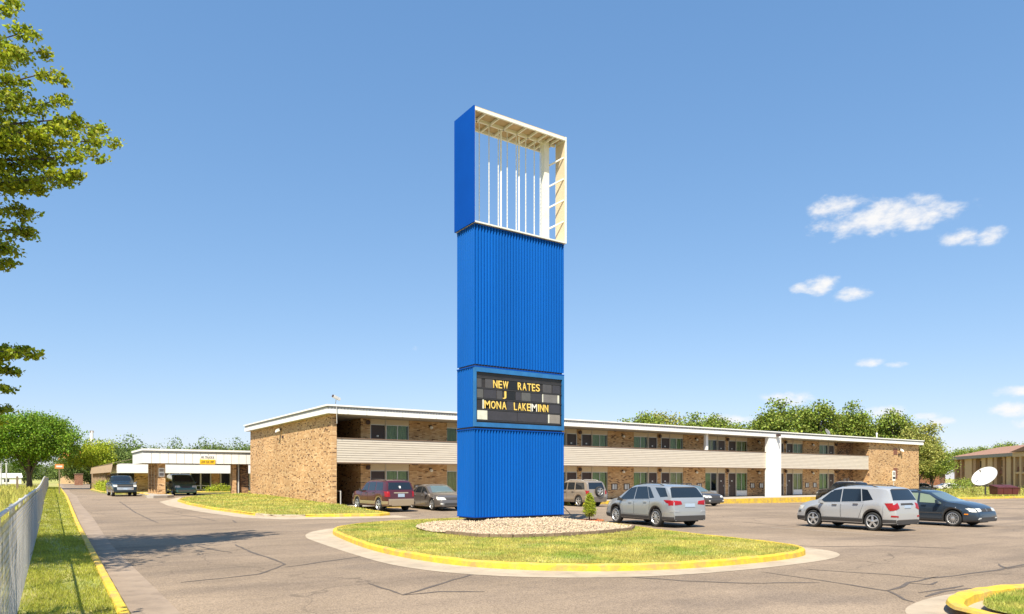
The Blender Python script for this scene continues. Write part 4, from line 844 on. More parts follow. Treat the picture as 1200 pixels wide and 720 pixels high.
def car(name, label, cat, loc, heading, sp, group=None):
    """sp: L W prof belt axles r sill paint ..."""
    z0 = zgf(loc[0], loc[1]); root = thing(name, label, cat, (loc[0], loc[1], z0+.004), heading, group)
    L_, Wd = sp['L'], sp['W']; hl = L_/2; T = smooth_prof(sp['prof']); BELT = sp['belt']; fa, ra = sp['axles']; r = sp['r']; ar = r+.055; sill = sp['sill']; tum = sp.get('tum', .27); pf, pr_ = sp.get('plan', (.17, .12))
    def half(x):
        k = 1
        if x > hl-.95: k -= pf*((x-(hl-.95))/.95)**2.6
        if x < -hl+.7: k -= pr_*((-hl+.7-x)/.7)**2.6
        return Wd/2*k
    def top(x): return interp(T, x)
    def belt(x): return min(interp(BELT, x), top(x)-.025)
    def zb(x):
        z = sill+.03*max(0, abs(x)-(hl-.5))/.5
        for a in (fa, ra):
            if abs(x-a) < ar: z = max(z, r+math.sqrt(max(0, ar*ar-(x-a)**2))*1.0)
        return z
    def wg(x, z): return half(x)-.03-tum*max(0, z-belt(x))
    xs = set(np.linspace(-hl, hl, 44).tolist())|set(p[0] for p in sp['prof'])
    for a in (fa, ra):
        for t in np.linspace(-1, 1, 15): xs.add(a+ar*math.sin(t*math.pi/2)*.9999)
        xs |= {a-ar-.002, a+ar+.002}
    for i in range(len(sp['prof'])-1):
        p, q = sp['prof'][i], sp['prof'][i+1]
        if abs(q[1]-p[1]) > .15: xs |= set(np.linspace(p[0], q[0], 7).tolist())
    xs = sorted(x for x in xs if -hl <= x <= hl); xs = [x for i, x in enumerate(xs) if i == 0 or x-xs[i-1] > .0015]
    rows = []
    for x in xs:
        b, t, be, w = zb(x), top(x), belt(x), half(x); lo = min(b, be-.06); hgt = be-lo
        P = [(w-.055, lo), (w-.02, lo+min(.05, hgt*.2)), (w-.006, lo+hgt*.42), (w, lo+hgt*.68), (w-.012, be-.045 if hgt > .1 else lo+hgt*.9), (w-.03, be)]
        g = t-be
        for f_ in (.33, .66, .90): P.append((wg(x, be+g*f_), be+g*f_))
        wt = wg(x, t); P += [(wt-.05-.02, t-.004*(g > .1)), (wt*.72, t+.018), (wt*.38, t+.03), (0, t+.034)]
        rows.append(P)
    nr = len(rows[0]); clad = sp.get('clad')
    body = MB(); cl = MB()
    def strip(mb, i, k, k2, sgn, off=0):
        A = [rows[i][k], rows[i+1][k], rows[i+1][k2], rows[i][k2]]; X = [xs[i], xs[i+1], xs[i+1], xs[i]]
        mb.add([(x, sgn*(y+off), z) for x, (y, z) in zip(X, A)], [(0, 1, 2, 3) if sgn < 0 else (3, 2, 1, 0)])
    V = []; F = []
    for i, x in enumerate(xs):
        V += [(x, -y, z) for y, z in rows[i]]+[(x, y, z) for y, z in reversed(rows[i][:-1])]
    m_ = 2*nr-1
    for i in range(len(xs)-1):
        for k in range(m_-1): a = i*m_+k; F.append((a, a+1, a+1+m_, a+m_))
    F.append(tuple(range(m_))); F.append(tuple((len(xs)-1)*m_+k for k in reversed(range(m_))))
    body.add(V, F)
    bo = body.build('body', sp['paint'], root, True)
    bvh = BVHTree.FromPolygons([Vector(v) for v in V], F)
    def cast(o, d):
        h = bvh.ray_cast(Vector(o), Vector(d)); return h
    def patch(kind, quads, name, m, sgn=1, t=.008, n=8, parent=None, smooth=True, dep=.012):
        """kind 'side': quads of (x,z); 'end': quads of (y,z); raycast on to the body"""
        mb = MB()
        for Q in quads:
            G = []; ok = True
            for i in range(n+1):
                for j in range(n+1):
                    u, v = i/n, j/n; a = (Q[0][0]*(1-u)+Q[1][0]*u)*(1-v)+(Q[3][0]*(1-u)+Q[2][0]*u)*v; z = (Q[0][1]*(1-u)+Q[1][1]*u)*(1-v)+(Q[3][1]*(1-u)+Q[2][1]*u)*v
                    if kind == 'side': h = cast((a, sgn*4, z), (0, -sgn, 0)); dflt = Vector((a, sgn*Wd/2, z)); dn = Vector((0, sgn, 0))
                    elif kind == 'top': h = cast((z, a, 4), (0, 0, -1)); dflt = Vector((z, a, 1)); dn = Vector((0, 0, 1))
                    else: h = cast((sgn*8, a, z), (-sgn, 0, 0)); dflt = Vector((sgn*hl, a, z)); dn = Vector((sgn, 0, 0))
                    p = h[0] if h[0] is not None else None
                    if p is not None and kind == 'end' and p.x*sgn < 0 and abs(p.x) > .3*0+hl*.999: p = None
                    nn = dn if p is None else (h[1] if h[1].dot(dn) > 0 else -h[1])
                    G.append((p, nn, dflt))
            good = [g[0] for g in G if g[0] is not None]
            if not good: continue
            P = []
            for p, nn, df in G:
                if p is None:
                    if kind == 'side': p = Vector((df.x, min(good, key=lambda q: (q-df).length).y, df.z))
                    else: p = Vector((min(good, key=lambda q: (q-df).length).x, df.y, df.z))
                P.append((p, nn))
            V = [tuple(p+nn*t) for p, nn in P]+[tuple(p-nn*dep) for p, nn in P]; N_ = (n+1)**2; F = []
            for i in range(n):
                for j in range(n): a = i*(n+1)+j; F.append((a, a+1, a+n+2, a+n+1))
            ed = [i*(n+1) for i in range(n+1)]+[n*(n+1)+j for j in range(1, n+1)]+[i*(n+1)+n for i in range(n-1, -1, -1)]+[j for j in range(n-1, 0, -1)]
            for i in range(len(ed)): a, b = ed[i], ed[(i+1) % len(ed)]; F.append((a, b, b+N_, a+N_))
            mb.add(V, F)
        return mb.build(name, m, parent or root, smooth) if mb.v else None
    C = dict(patch=patch, root=root, hl=hl, top=top, belt=belt, half=half, wg=wg)
    # underbody
    MB().box(-hl+.25, hl-.25, -Wd/2+.30, Wd/2-.30, sill-.04, sill+.25).build('underbody', 'underbody', root)
    MB().box(fa-ar, fa+ar, -Wd/2+.32, Wd/2-.32, sill+.1, r+ar-.02).build('wheel_well', 'underbody', root); MB().box(ra-ar, ra+ar, -Wd/2+.32, Wd/2-.32, sill+.1, r+ar-.02).build('wheel_well', 'underbody', root)
    # wheels
    ty, rm, bd_ = wheel_meshes(r, sp.get('wheel', 'five'))
    for x in (fa, ra):
        for s_ in (1, -1):
            w = inst(ty, 'wheel', root, (x, s_*(Wd/2-.125), r), (0, 0, 0 if s_ > 0 else math.pi)); inst(rm, 'rim', w); inst(bd_, 'brake_disc', w)
    # cladding: lower band from rows 0-2
    if clad:
        for s_ in (1, -1):
            Vc = []; Fc = []
            for i, x in enumerate(xs):
                b = zb(x); ztop = max(clad, b+.075) if b > sill+.06 else clad
                for z in (b, b+(ztop-b)*.5, ztop):
                    # side width at z by interpolation along rows
                    R_ = rows[i][:6]; y = float(np.interp(z, [q[1] for q in R_], [q[0] for q in R_])); Vc.append((x, s_*(y+.012), z))
                R_ = rows[i]; Vc.append((x, s_*(Vc[-1][1]*s_-.02), ztop)); Vc.append((x, s_*(R_[0][0]-.03), b))
            for i in range(len(xs)-1):
                for a, b in ((4, 0), (0, 1), (1, 2), (2, 3)): Fc.append((i*5+a, i*5+5+a, i*5+5+b, i*5+b))
            mb = MB(); mb.add(Vc, Fc); mb.build('lower_trim', sp.get('clad_mat', 'plastic_black'), root, True)
        for e in (1, -1):
            if sp.get('bump', (1, 1))[0 if e > 0 else 1]:
                zt = sp.get('bump_h', (clad+.06, clad+.12))[0 if e > 0 else 1]; w = half(e*hl)-.03; patch('end', [[(-w, sill+.02), (w, sill+.02), (w, zt), (-w, zt)]], 'bumper', sp.get('clad_mat', 'plastic_black'), e, .015, 8)
    for s_ in (1, -1):
        for q in sp['windows']: patch('side', [q], 'side_window', sp.get('sw_mat', 'car_glass'), s_, .005, 6)
    patch('end', [sp['windscreen']], 'windscreen', sp.get('ws_mat', 'car_glass'), 1, .005, 8)
    if 'rearglass' in sp: patch('end', [sp['rearglass']], 'rear_window', 'car_glass', -1, .006, 8)
    for q in sp['doors']:
        for s_ in (1, -1):
            Q_ = q['q']; cx_ = sum(a for a, b in Q_)/4; cz_ = sum(b for a, b in Q_)/4; patch('side', [[(a+math.copysign(.011, a-cx_), b+math.copysign(.009, b-cz_)) for a, b in Q_]], 'door_gap', 'underbody', s_, .0015, 8, dep=.002)
            d = patch('side', [q['q']], 'door', sp['paint'], s_, .005, 8, dep=.004)
            hx, hz = q['h']; h = cast((hx, s_*4, hz), (0, -s_, 0))
            if h[0] is not None: MB().box(-.10, .10, -.018, .022, -.016, .016).build('handle', q.get('hm', sp['paint']), d, False, h[0]+Vector((0, s_*.02, 0)))
    for nm, m, e, quads in sp['ends']:
        for i, q in enumerate(quads):
            patch('end', [q], nm, m, e, .012 if nm != 'plate' else .02, 6)
    for nm, m, q in sp.get('sides', []):
        for s_ in (1, -1): patch('side', [q], nm, m, s_, .010, 5)
    mx_, mz = sp['mirror']
    for s_ in (1, -1):
        y = wg(mx_, mz)
        m_ = MB(); m_.add([(mx_-.05, s_*(y-.01), mz-.06), (mx_+.10, s_*(y-.01), mz-.07), (mx_+.09, s_*(y+.20), mz-.04), (mx_-.03, s_*(y+.22), mz-.03), (mx_-.06, s_*(y-.01), mz-.01), (mx_+.04, s_*(y-.01), mz+.0), (mx_+.04, s_*(y+.19), mz+.12), (mx_-.04, s_*(y+.21), mz+.12)],
              [(0, 3, 2, 1), (4, 5, 6, 7), (0, 1, 5, 4), (1, 2, 6, 5), (2, 3, 7, 6), (3, 0, 4, 7)]); m_.build('mirror', sp.get('mirror_mat', sp['paint']), root, True)
    if 'rails' in sp:
        a, b = sp['rails']
        for s_ in (1, -1):
            P = []
            for x in np.linspace(a, b, 8): z = top(x); P.append((x, s_*(wg(x, z)-.10), z+.055))
            P[0] = (P[0][0]-.06, P[0][1], P[0][2]-.06); P[-1] = (P[-1][0]+.06, P[-1][1], P[-1][2]-.06)
            MB().tube(P, .018, 6).build('roof_rail', 'plastic_black' if sp.get('rail_dark', 1) else 'galvanised', root, True)
    return C

def mirq(Q): return [(-a, b) for a, b in Q]
def pair(Q): return [Q, mirq(Q)]
def spec_equinox():
    return dict(L=4.65, W=1.84, r=.355, sill=.25, axles=(1.39, -1.34), paint='paint_silver', clad=.42, wheel='ten', tum=.30,
        prof=[(-2.325, .58), (-2.30, .98), (-2.22, 1.10), (-2.02, 1.40), (-1.86, 1.565), (-1.2, 1.635), (-.3, 1.66), (.35, 1.60), (.75, 1.42), (1.22, 1.12), (1.6, 1.06), (2.0, .97), (2.22, .82), (2.30, .66), (2.325, .5)],
        belt=[(-2.3, 1.13), (-1.5, 1.11), (1.2, .99), (2.3, .6)],
        windows=[[(.10, 1.06), (1.10, 1.02), (.50, 1.50), (.08, 1.56)], [(-.92, 1.095), (.04, 1.065), (.04, 1.565), (-.62, 1.58)], [(-1.24, 1.14), (-.95, 1.115), (-.66, 1.565), (-.82, 1.545)], [(-2.03, 1.20), (-1.62, 1.17), (-1.16, 1.545), (-1.78, 1.535)]],
        windscreen=[(-.74, 1.10), (.74, 1.10), (.60, 1.55), (-.60, 1.55)], rearglass=[(-.78, 1.16), (.78, 1.16), (.64, 1.53), (-.64, 1.53)], plan=(.19, .17),
        doors=[dict(q=[(.08, .46), (1.0, .46), (1.06, .99), (.08, 1.03)], h=(.32, .93), hm='chrome'), dict(q=[(-.9, .46), (.04, .46), (.04, 1.03), (-1.0, 1.07)], h=(-.70, .97), hm='chrome')],
        ends=[('tail_light', 'tail_red', -1, pair([(.38, .90), (.86, .86), (.86, 1.06), (.42, 1.02)])), ('plate', 'plate', -1, [[(-.24, .80), (.24, .80), (.24, .93), (-.24, .93)]]), ('reflector', 'chrome', -1, pair([(.52, .60), (.84, .62), (.84, .68), (.55, .66)])),
              ('bumper_strip', 'chrome', -1, [[(-.5, .32), (.5, .32), (.5, .36), (-.5, .36)]]), ('spoiler', 'plastic_black', -1, [[(-.6, 1.525), (.6, 1.525), (.56, 1.56), (-.56, 1.56)]]),
              ('grille', 'plastic_black', 1, [[(-.5, .62), (.5, .62), (.55, .82), (-.55, .82)]]), ('headlight', 'lens_clear', 1, pair([(.5, .72), (.84, .70), (.84, .86), (.55, .84)]))],
        sides=[('tail_light_side', 'tail_red', [(-2.28, .88), (-1.98, .97), (-1.86, 1.07), (-2.20, 1.06)])], mirror=(.92, 1.03), mirror_mat='plastic_black', rails=(-1.5, .1), bump_h=(.48, .47))
def spec_trax():
    return dict(L=4.26, W=1.78, r=.345, sill=.24, axles=(1.27, -1.28), paint='paint_white_silver', clad=.44, wheel='five', tum=.26,
        prof=[(-2.13, .60), (-2.11, .92), (-2.05, 1.06), (-1.90, 1.36), (-1.76, 1.57), (-1.2, 1.63), (-.3, 1.655), (.25, 1.60), (.65, 1.42), (1.12, 1.12), (1.45, 1.06), (1.85, .95), (2.05, .78), (2.11, .62), (2.13, .5)],
        belt=[(-2.1, 1.12), (-1.4, 1.10), (1.1, .99), (2.1, .6)],
        windows=[[(.05, 1.05), (1.0, 1.02), (.44, 1.49), (.04, 1.55)], [(-.84, 1.09), (0, 1.06), (0, 1.555), (-.74, 1.56)], [(-1.30, 1.16), (-.88, 1.10), (-.78, 1.555), (-1.02, 1.53)]],
        windscreen=[(-.70, 1.10), (.70, 1.10), (.58, 1.54), (-.58, 1.54)], rearglass=[(-.74, 1.15), (.74, 1.15), (.60, 1.53), (-.60, 1.53)], plan=(.20, .18),
        doors=[dict(q=[(.04, .46), (.90, .46), (.95, .99), (.04, 1.03)], h=(.28, .94), hm='paint_grey'), dict(q=[(-.72, .46), (0, .46), (0, 1.03), (-.95, 1.06)], h=(-.62, .99), hm='paint_grey')],
        ends=[('tail_light', 'tail_red', -1, pair([(.52, .86), (.82, .76), (.84, .96), (.56, 1.06)])), ('plate', 'plate', -1, [[(-.2, .86), (.2, .86), (.2, .96), (-.2, .96)]]), ('plate_recess', 'plastic_black', -1, [[(-.40, .97), (.40, .97), (.36, 1.04), (-.36, 1.04)]]), ('fog_light', 'tail_red', -1, pair([(.60, .52), (.80, .54), (.80, .60), (.60, .58)])),
              ('skid_plate', 'paint_grey', -1, [[(-.55, .34), (.55, .34), (.62, .44), (-.62, .44)]]), ('spoiler', 'plastic_black', -1, [[(-.56, 1.525), (.56, 1.525), (.52, 1.56), (-.52, 1.56)]]),
              ('grille', 'plastic_black', 1, [[(-.5, .58), (.5, .58), (.5, .78), (-.5, .78)]]), ('headlight', 'lens_clear', 1, pair([(.48, .72), (.80, .70), (.80, .86), (.5, .84)]))],
        sides=[('tail_light_side', 'tail_red', [(-2.07, .78), (-1.90, .80), (-1.76, 1.04), (-2.02, 1.05)]), ('fender_vent', 'plastic_black', [(1.86, .60), (2.04, .58), (2.04, .64), (1.88, .67)])], mirror=(.82, 1.03), rails=(-1.3, .0), bump_h=(.5, .42))
def spec_golf():
    return dict(L=4.38, W=1.735, r=.315, sill=.19, axles=(1.28, -1.23), paint='paint_navy', clad=.27, wheel='multi', tum=.30,
        prof=[(-2.19, .55), (-2.16, .90), (-2.10, 1.0), (-1.92, 1.25), (-1.75, 1.35), (-1.0, 1.395), (-.2, 1.395), (.25, 1.335), (.62, 1.15), (1.02, .99), (1.4, .94), (1.82, .84), (2.08, .70), (2.16, .56), (2.19, .45)],
        belt=[(-2.15, .98), (-1.3, .96), (1.0, .88), (2.15, .55)],
        windows=[[(.0, .93), (.86, .90), (.36, 1.235), (-.02, 1.30)], [(-.85, .95), (-.10, .935), (-.10, 1.305), (-.80, 1.31)], [(-1.75, .99), (-.93, .955), (-.90, 1.31), (-1.58, 1.27)]],
        windscreen=[(-.68, .99), (.68, .99), (.55, 1.32), (-.55, 1.32)], ws_mat='car_glass_clear', sw_mat='car_glass_light', rearglass=[(-.66, 1.02), (.66, 1.02), (.52, 1.30), (-.52, 1.30)],
        doors=[dict(q=[(-.06, .30), (.88, .30), (.90, .88), (-.06, .91)], h=(.18, .82)), dict(q=[(-.80, .30), (-.09, .30), (-.09, .91), (-.95, .94)], h=(-.7, .85))],
        ends=[('headlight', 'lens_clear', 1, pair([(.42, .62), (.78, .58), (.80, .72), (.46, .73)])), ('grille', 'plastic_black', 1, [[(-.38, .60), (.38, .60), (.42, .71), (-.42, .71)]]), ('air_intake', 'plastic_black', 1, [[(-.5, .28), (.5, .28), (.52, .38), (-.52, .38)]]), ('fog_light', 'lens_clear', 1, pair([(.56, .29), (.72, .30), (.72, .37), (.56, .37)])), ('emblem', 'chrome', 1, [[(-.06, .61), (.06, .61), (.06, .71), (-.06, .71)]]),
              ('tail_light', 'tail_red', -1, pair([(.55, .72), (.80, .72), (.80, .92), (.55, .92)])), ('plate', 'plate', -1, [[(-.24, .72), (.24, .72), (.24, .83), (-.24, .83)]])],
        sides=[('headlight_side', 'lens_clear', [(1.86, .60), (2.08, .58), (2.04, .70), (1.80, .745)]), ('indicator', 'amber', [(1.70, .48), (1.84, .48), (1.84, .52), (1.70, .52)]), ('side_strip', 'plastic_black', [(-.85, .50), (.9, .50), (.9, .54), (-.85, .54)])], mirror=(.74, .93), rails=(-1.3, -.1), bump_h=(.33, .40))
def spec_cherokee():
    return dict(L=4.61, W=1.83, r=.36, sill=.30, axles=(1.40, -1.29), paint='paint_maroon', clad=.58, clad_mat='paint_gold', wheel='five', tum=.22,
        prof=[(-2.305, .62), (-2.28, 1.0), (-2.22, 1.12), (-2.0, 1.58), (-1.85, 1.68), (-1.2, 1.72), (-.3, 1.73), (.25, 1.69), (.50, 1.52), (.88, 1.18), (1.3, 1.14), (2.0, 1.08), (2.2, .98), (2.28, .74), (2.305, .55)],
        belt=[(-2.25, 1.12), (.9, 1.07), (2.25, .8)],
        windows=[[(.02, 1.15), (.72, 1.13), (.34, 1.56), (.0, 1.60)], [(-.86, 1.16), (-.08, 1.15), (-.08, 1.61), (-.84, 1.62)], [(-1.78, 1.18), (-.98, 1.165), (-.94, 1.61), (-1.68, 1.60)]],
        windscreen=[(-.72, 1.19), (.72, 1.19), (.62, 1.62), (-.62, 1.62)], rearglass=[(-.74, 1.20), (.74, 1.20), (.66, 1.60), (-.66, 1.60)],
        doors=[dict(q=[(-.03, .60), (.82, .60), (.80, 1.07), (-.03, 1.10)], h=(.16, 1.02), hm='plastic_black'), dict(q=[(-.84, .60), (-.06, .60), (-.06, 1.10), (-.95, 1.12)], h=(-.74, 1.03), hm='plastic_black')],
        ends=[('tail_light', 'tail_red', -1, pair([(.68, .82), (.88, .82), (.88, 1.10), (.70, 1.10)])), ('plate', 'plate', -1, [[(-.2, .80), (.2, .80), (.2, .98), (-.2, .98)]]), ('tailgate_handle', 'paint_gold', -1, [[(-.44, 1.0), (.44, 1.0), (.44, 1.06), (-.44, 1.06)]]), ('window_sticker', 'sign_white', -1, [[(-.04, 1.28), (.06, 1.28), (.06, 1.40), (-.04, 1.40)]]),
              ('grille', 'plastic_black', 1, [[(-.5, .72), (.5, .72), (.5, .95), (-.5, .95)]]), ('headlight', 'lens_clear', 1, pair([(.55, .75), (.82, .75), (.82, .94), (.58, .94)]))],
        sides=[('tail_light_side', 'tail_red', [(-2.27, .84), (-2.16, .84), (-2.16, 1.1), (-2.22, 1.1)])], mirror=(.70, 1.14), mirror_mat='plastic_black', rails=(-1.75, .1), bump_h=(.66, .70))
def spec_sedan(paint_, L=4.86, W=1.85, H=1.48, dark=False):
    k = H/1.48
    return dict(L=L, W=W, r=.335, sill=.21, axles=(L/2-.98, -L/2+1.08), paint=paint_, clad=.25, clad_mat=paint_, wheel='five' if not dark else 'ten', tum=.34, plan=(.20, .14),
        prof=[(-L/2, .55), (-L/2+.04, .92), (-L/2+.14, 1.03), (-L/2+.55, 1.07*k), (-1.35, 1.22*k), (-.85, 1.41*k), (-.3, 1.475*k), (.2, 1.455*k), (.55, 1.33*k), (1.18, 1.01), (1.55, .95), (L/2-.4, .85), (L/2-.14, .74), (L/2-.04, .60), (L/2, .45)],
        belt=[(-L/2, .98), (-1.2, .99), (1.1, .90), (L/2, .56)],
        windows=[[(.0, .985), (.92, .945), (.38, 1.29*k), (-.02, 1.35*k)], [(-.90, 1.01), (-.08, .99), (-.08, 1.36*k), (-.72, 1.335*k)], [(-1.26, 1.045), (-.97, 1.015), (-.80, 1.32*k), (-.95, 1.25*k)]],
        windscreen=[(-.70, 1.02), (.70, 1.02), (.54, 1.40*k), (-.54, 1.40*k)], ws_mat='car_glass_clear', rearglass=[(-.64, 1.10), (.64, 1.10), (.52, 1.38*k), (-.52, 1.38*k)],
        doors=[dict(q=[(-.05, .30), (.95, .30), (.96, .90), (-.05, .94)], h=(.2, .85), hm='chrome'), dict(q=[(-.95, .30), (-.08, .30), (-.08, .94), (-1.05, .97)], h=(-.82, .88), hm='chrome')],
        ends=[('headlight', 'lens_clear', 1, pair([(.42, .62), (.84, .60), (.84, .76), (.50, .74)])), ('grille', 'plastic_black', 1, [[(-.40, .54) if dark else (-.38, .62), (.40, .54) if dark else (.38, .62), (.44, .74), (-.44, .74)]]), ('air_intake', 'plastic_black', 1, [[(-.55, .30), (.55, .30), (.5, .44), (-.5, .44)]]), ('fog_light', 'lens_clear', 1, pair([(.62, .36), (.76, .36), (.76, .43), (.62, .43)])),
              ('tail_light', 'tail_red', -1, pair([(.45, .78), (.84, .78), (.84, .94), (.45, .94)])), ('plate', 'plate', -1, [[(-.24, .72), (.24, .72), (.24, .84), (-.24, .84)]])],
        sides=[('headlight_side', 'lens_clear', [(L/2-.42, .66), (L/2-.14, .63), (L/2-.18, .74), (L/2-.46, .81)])], mirror=(.80, .96), bump=(0, 0))
def spec_boxsuv(paint_, clad_mat='plastic_black', L=4.4, H=1.76, hood=1.10, dark=False):
    return dict(L=L, W=1.80, r=.355, sill=.30, axles=(L/2-.85, -L/2+.95), paint=paint_, clad=.46, clad_mat=clad_mat, wheel='five', tum=.20, plan=(.12, .08),
        prof=[(-L/2, .62), (-L/2+.03, 1.05), (-L/2+.07, 1.16), (-L/2+.24, 1.60), (-L/2+.36, H-.06), (-1.0, H-.01), (-.2, H), (.3, H-.03), (.55, H-.2), (.90, hood+.04), (1.3, hood), (L/2-.25, hood-.07), (L/2-.08, hood-.18), (L/2-.02, .75), (L/2, .55)],
        belt=[(-L/2, 1.10), (.9, 1.04), (L/2, .8)],
        windows=[[(.05, 1.13), (.74, 1.11), (.42, H-.16), (.03, H-.13)], [(-.80, 1.14), (-.06, 1.13), (-.06, H-.13), (-.78, H-.13)], [(-L/2+.32, 1.16), (-.92, 1.145), (-.88, H-.13), (-L/2+.48, H-.15)]],
        windscreen=[(-.70, hood+.07), (.70, hood+.07), (.60, H-.10), (-.60, H-.10)], rearglass=[(-.68, 1.18), (.68, 1.18), (.60, H-.14), (-.60, H-.14)],
        doors=[dict(q=[(-.02, .50), (.80, .50), (.82, 1.05), (-.02, 1.08)], h=(.15, .98), hm='plastic_black'), dict(q=[(-.76, .50), (-.05, .50), (-.05, 1.08), (-.90, 1.10)], h=(-.68, .99), hm='plastic_black')],
        ends=[('tail_light', 'tail_red', -1, pair([(.70, .84), (.86, .84), (.86, 1.08), (.70, 1.08)])), ('plate', 'plate', -1, [[(-.55, .78), (-.25, .78), (-.25, .92), (-.55, .92)]]), ('grille', 'plastic_black', 1, [[(-.45, .70), (.45, .70), (.45, .92), (-.45, .92)]]), ('headlight', 'lens_clear', 1, pair([(.5, .72), (.8, .72), (.8, .90), (.52, .92)]))],
        sides=[('tail_light_side', 'tail_red', [(-L/2+.03, .86), (-L/2+.16, .86), (-L/2+.16, 1.08), (-L/2+.06, 1.08)])], mirror=(.76, 1.12), mirror_mat='plastic_black', rails=(-1.5, .1), rail_dark=0, bump_h=(.62, .66))
def spec_pickup():
    L = 5.0
    return dict(L=L, W=1.78, r=.34, sill=.30, axles=(1.62, -1.35), paint='paint_teal', clad=.40, clad_mat='paint_gold', wheel='steel', tum=.26, plan=(.10, .04),
        prof=[(-L/2, .60), (-L/2+.03, .95), (-L/2+.08, 1.03), (-.78, 1.04), (-.72, 1.30), (-.62, 1.56), (-.3, 1.60), (.15, 1.59), (.38, 1.45), (.82, 1.09), (1.3, 1.06), (2.1, 1.0), (2.36, .94), (2.46, .72), (L/2, .5)],
        belt=[(-L/2, 1.0), (.8, 1.0), (L/2, .8)], windows=[[(-.58, 1.05), (.62, 1.03), (.20, 1.46), (-.52, 1.49)]], windscreen=[(-.68, 1.10), (.68, 1.10), (.56, 1.52), (-.56, 1.52)], rearglass=[(-.6, 1.12), (.6, 1.12), (.55, 1.50), (-.55, 1.50)],
        doors=[dict(q=[(-.6, .46), (.72, .46), (.74, .99), (-.6, 1.0)], h=(-.45, .93), hm='plastic_black')],
        ends=[('headlight', 'lens_clear', 1, pair([(.56, .74), (.82, .74), (.82, .90), (.56, .90)])), ('grille', 'plastic_black', 1, [[(-.54, .76), (.54, .76), (.54, .90), (-.54, .90)]]), ('bumper', 'chrome', 1, [[(-.84, .50), (.84, .50), (.84, .70), (-.84, .70)]]), ('plate', 'plate', 1, [[(-.15, .53), (.15, .53), (.15, .64), (-.15, .64)]]), ('tail_light', 'tail_red', -1, pair([(.70, .72), (.86, .72), (.86, .98), (.70, .98)]))],
        mirror=(.62, 1.06), mirror_mat='plastic_black', bump=(0, 1))
def spec_van():
    L = 5.0
    return dict(L=L, W=1.88, r=.34, sill=.22, axles=(1.52, -1.45), paint='paint_green', clad=.28, clad_mat='paint_green', wheel='five', tum=.22, plan=(.22, .06),
        prof=[(-L/2, .60), (-L/2+.04, 1.1), (-L/2+.12, 1.30), (-L/2+.26, 1.66), (-2.0, 1.74), (-.6, 1.77), (.35, 1.70), (.7, 1.54), (1.35, 1.12), (1.75, 1.02), (2.15, .90), (2.38, .76), (2.47, .60), (L/2, .45)],
        belt=[(-L/2, 1.08), (1.2, .96), (L/2, .58)], windows=[[(.15, 1.04), (1.08, 1.0), (.58, 1.50), (.12, 1.57)], [(-1.0, 1.08), (.05, 1.045), (.05, 1.58), (-1.0, 1.60)], [(-2.2, 1.12), (-1.08, 1.085), (-1.08, 1.60), (-2.1, 1.58)]],
        windscreen=[(-.78, 1.12), (.78, 1.12), (.62, 1.64), (-.62, 1.64)], rearglass=[(-.7, 1.2), (.7, 1.2), (.62, 1.62), (-.62, 1.62)],
        doors=[dict(q=[(.08, .36), (1.1, .36), (1.12, .96), (.08, 1.0)], h=(.3, .92), hm='plastic_black')],
        ends=[('headlight', 'lens_clear', 1, pair([(.44, .66), (.82, .66), (.80, .80), (.50, .82)])), ('grille', 'rim_back', 1, [[(-.32, .62), (.32, .62), (.36, .78), (-.36, .78)]]), ('air_intake', 'plastic_black', 1, [[(-.6, .32), (.6, .32), (.6, .44), (-.6, .44)]]), ('tail_light', 'tail_red', -1, pair([(.72, .9), (.88, .9), (.88, 1.3), (.72, 1.3)]))],
        mirror=(1.0, 1.06), mirror_mat='plastic_black', bump=(0, 0))
def hd(x, y): return math.atan2(y, x)
car('crossover_car', 'silver crossover with red tail lights and a blue plate, parked right beside the sign island', 'car', (21.3, 20.9), hd(.14, .98), spec_equinox())
car('crossover_car', 'pale silver small crossover with five spoke wheels in the middle of the parking lot', 'car', (26.1, 14.95), hd(.06, .99), spec_trax()).get('root').scale = (.96, .98, .97)
car('hatchback_car', 'dark navy hatchback with light headlamps facing right beyond the pale silver crossover', 'car', (31.0, 14.5), hd(-.03, -1), spec_golf())
car('estate_car', 'maroon estate car with gold lower trim parked nose in at the stair passage', 'car', (16.62, 37.7), hd(-.06, 1), spec_cherokee())
car('sedan_car', 'grey brown sedan facing out, half hidden by the blue sign', 'car', (19.95, 37.5), hd(-.05, -1), spec_sedan('paint_grey'))
C = car('offroad_car', 'beige boxy car with a spare wheel on its tailgate, right of the blue sign', 'car', (31.3, 38.0), hd(0, 1), spec_boxsuv('paint_beige', 'paint_grey'))
sw = inst(wheel_meshes(.345, 'five')[0], 'spare_wheel', C['root'], (-C['hl']-.02, -.15, 1.02), (0, 0, math.pi/2)); inst(wheel_meshes(.345, 'five')[1], 'rim', sw)
car('sedan_car', 'dark charcoal sedan facing out behind the silver crossover', 'car', (40.0, 35.5), hd(-.03, -1), spec_sedan('paint_charcoal', 5.04, 1.90, 1.48, True))
car('offroad_car', 'black boxy off road car parked nose in by the yellow kerb', 'car', (60.2, 35.6), hd(.02, 1), spec_boxsuv('paint_black', 'plastic_black', 4.3, 1.84, 1.20, True))
car('sedan_car', 'white sedan parked far off before the trees on the right', 'car', (116.2, 51.5), hd(.83, -.56), spec_sedan('paint_white', 4.7, 1.80, 1.45))
car('sedan_car', 'grey sedan far off, left of the white sedan', 'car', (113.0, 53.8), hd(.5, -.8), spec_sedan('paint_grey', 4.7, 1.80, 1.45))
car('pickup_truck', 'dark teal pickup with a chrome bumper facing the camera on the drive', 'pickup', (6.0, 65.2), hd(.02, -1), spec_pickup())
car('minivan', 'dark green minivan parked under the entrance canopy', 'van', (10.5, 65.6), hd(.0, -1), spec_van())

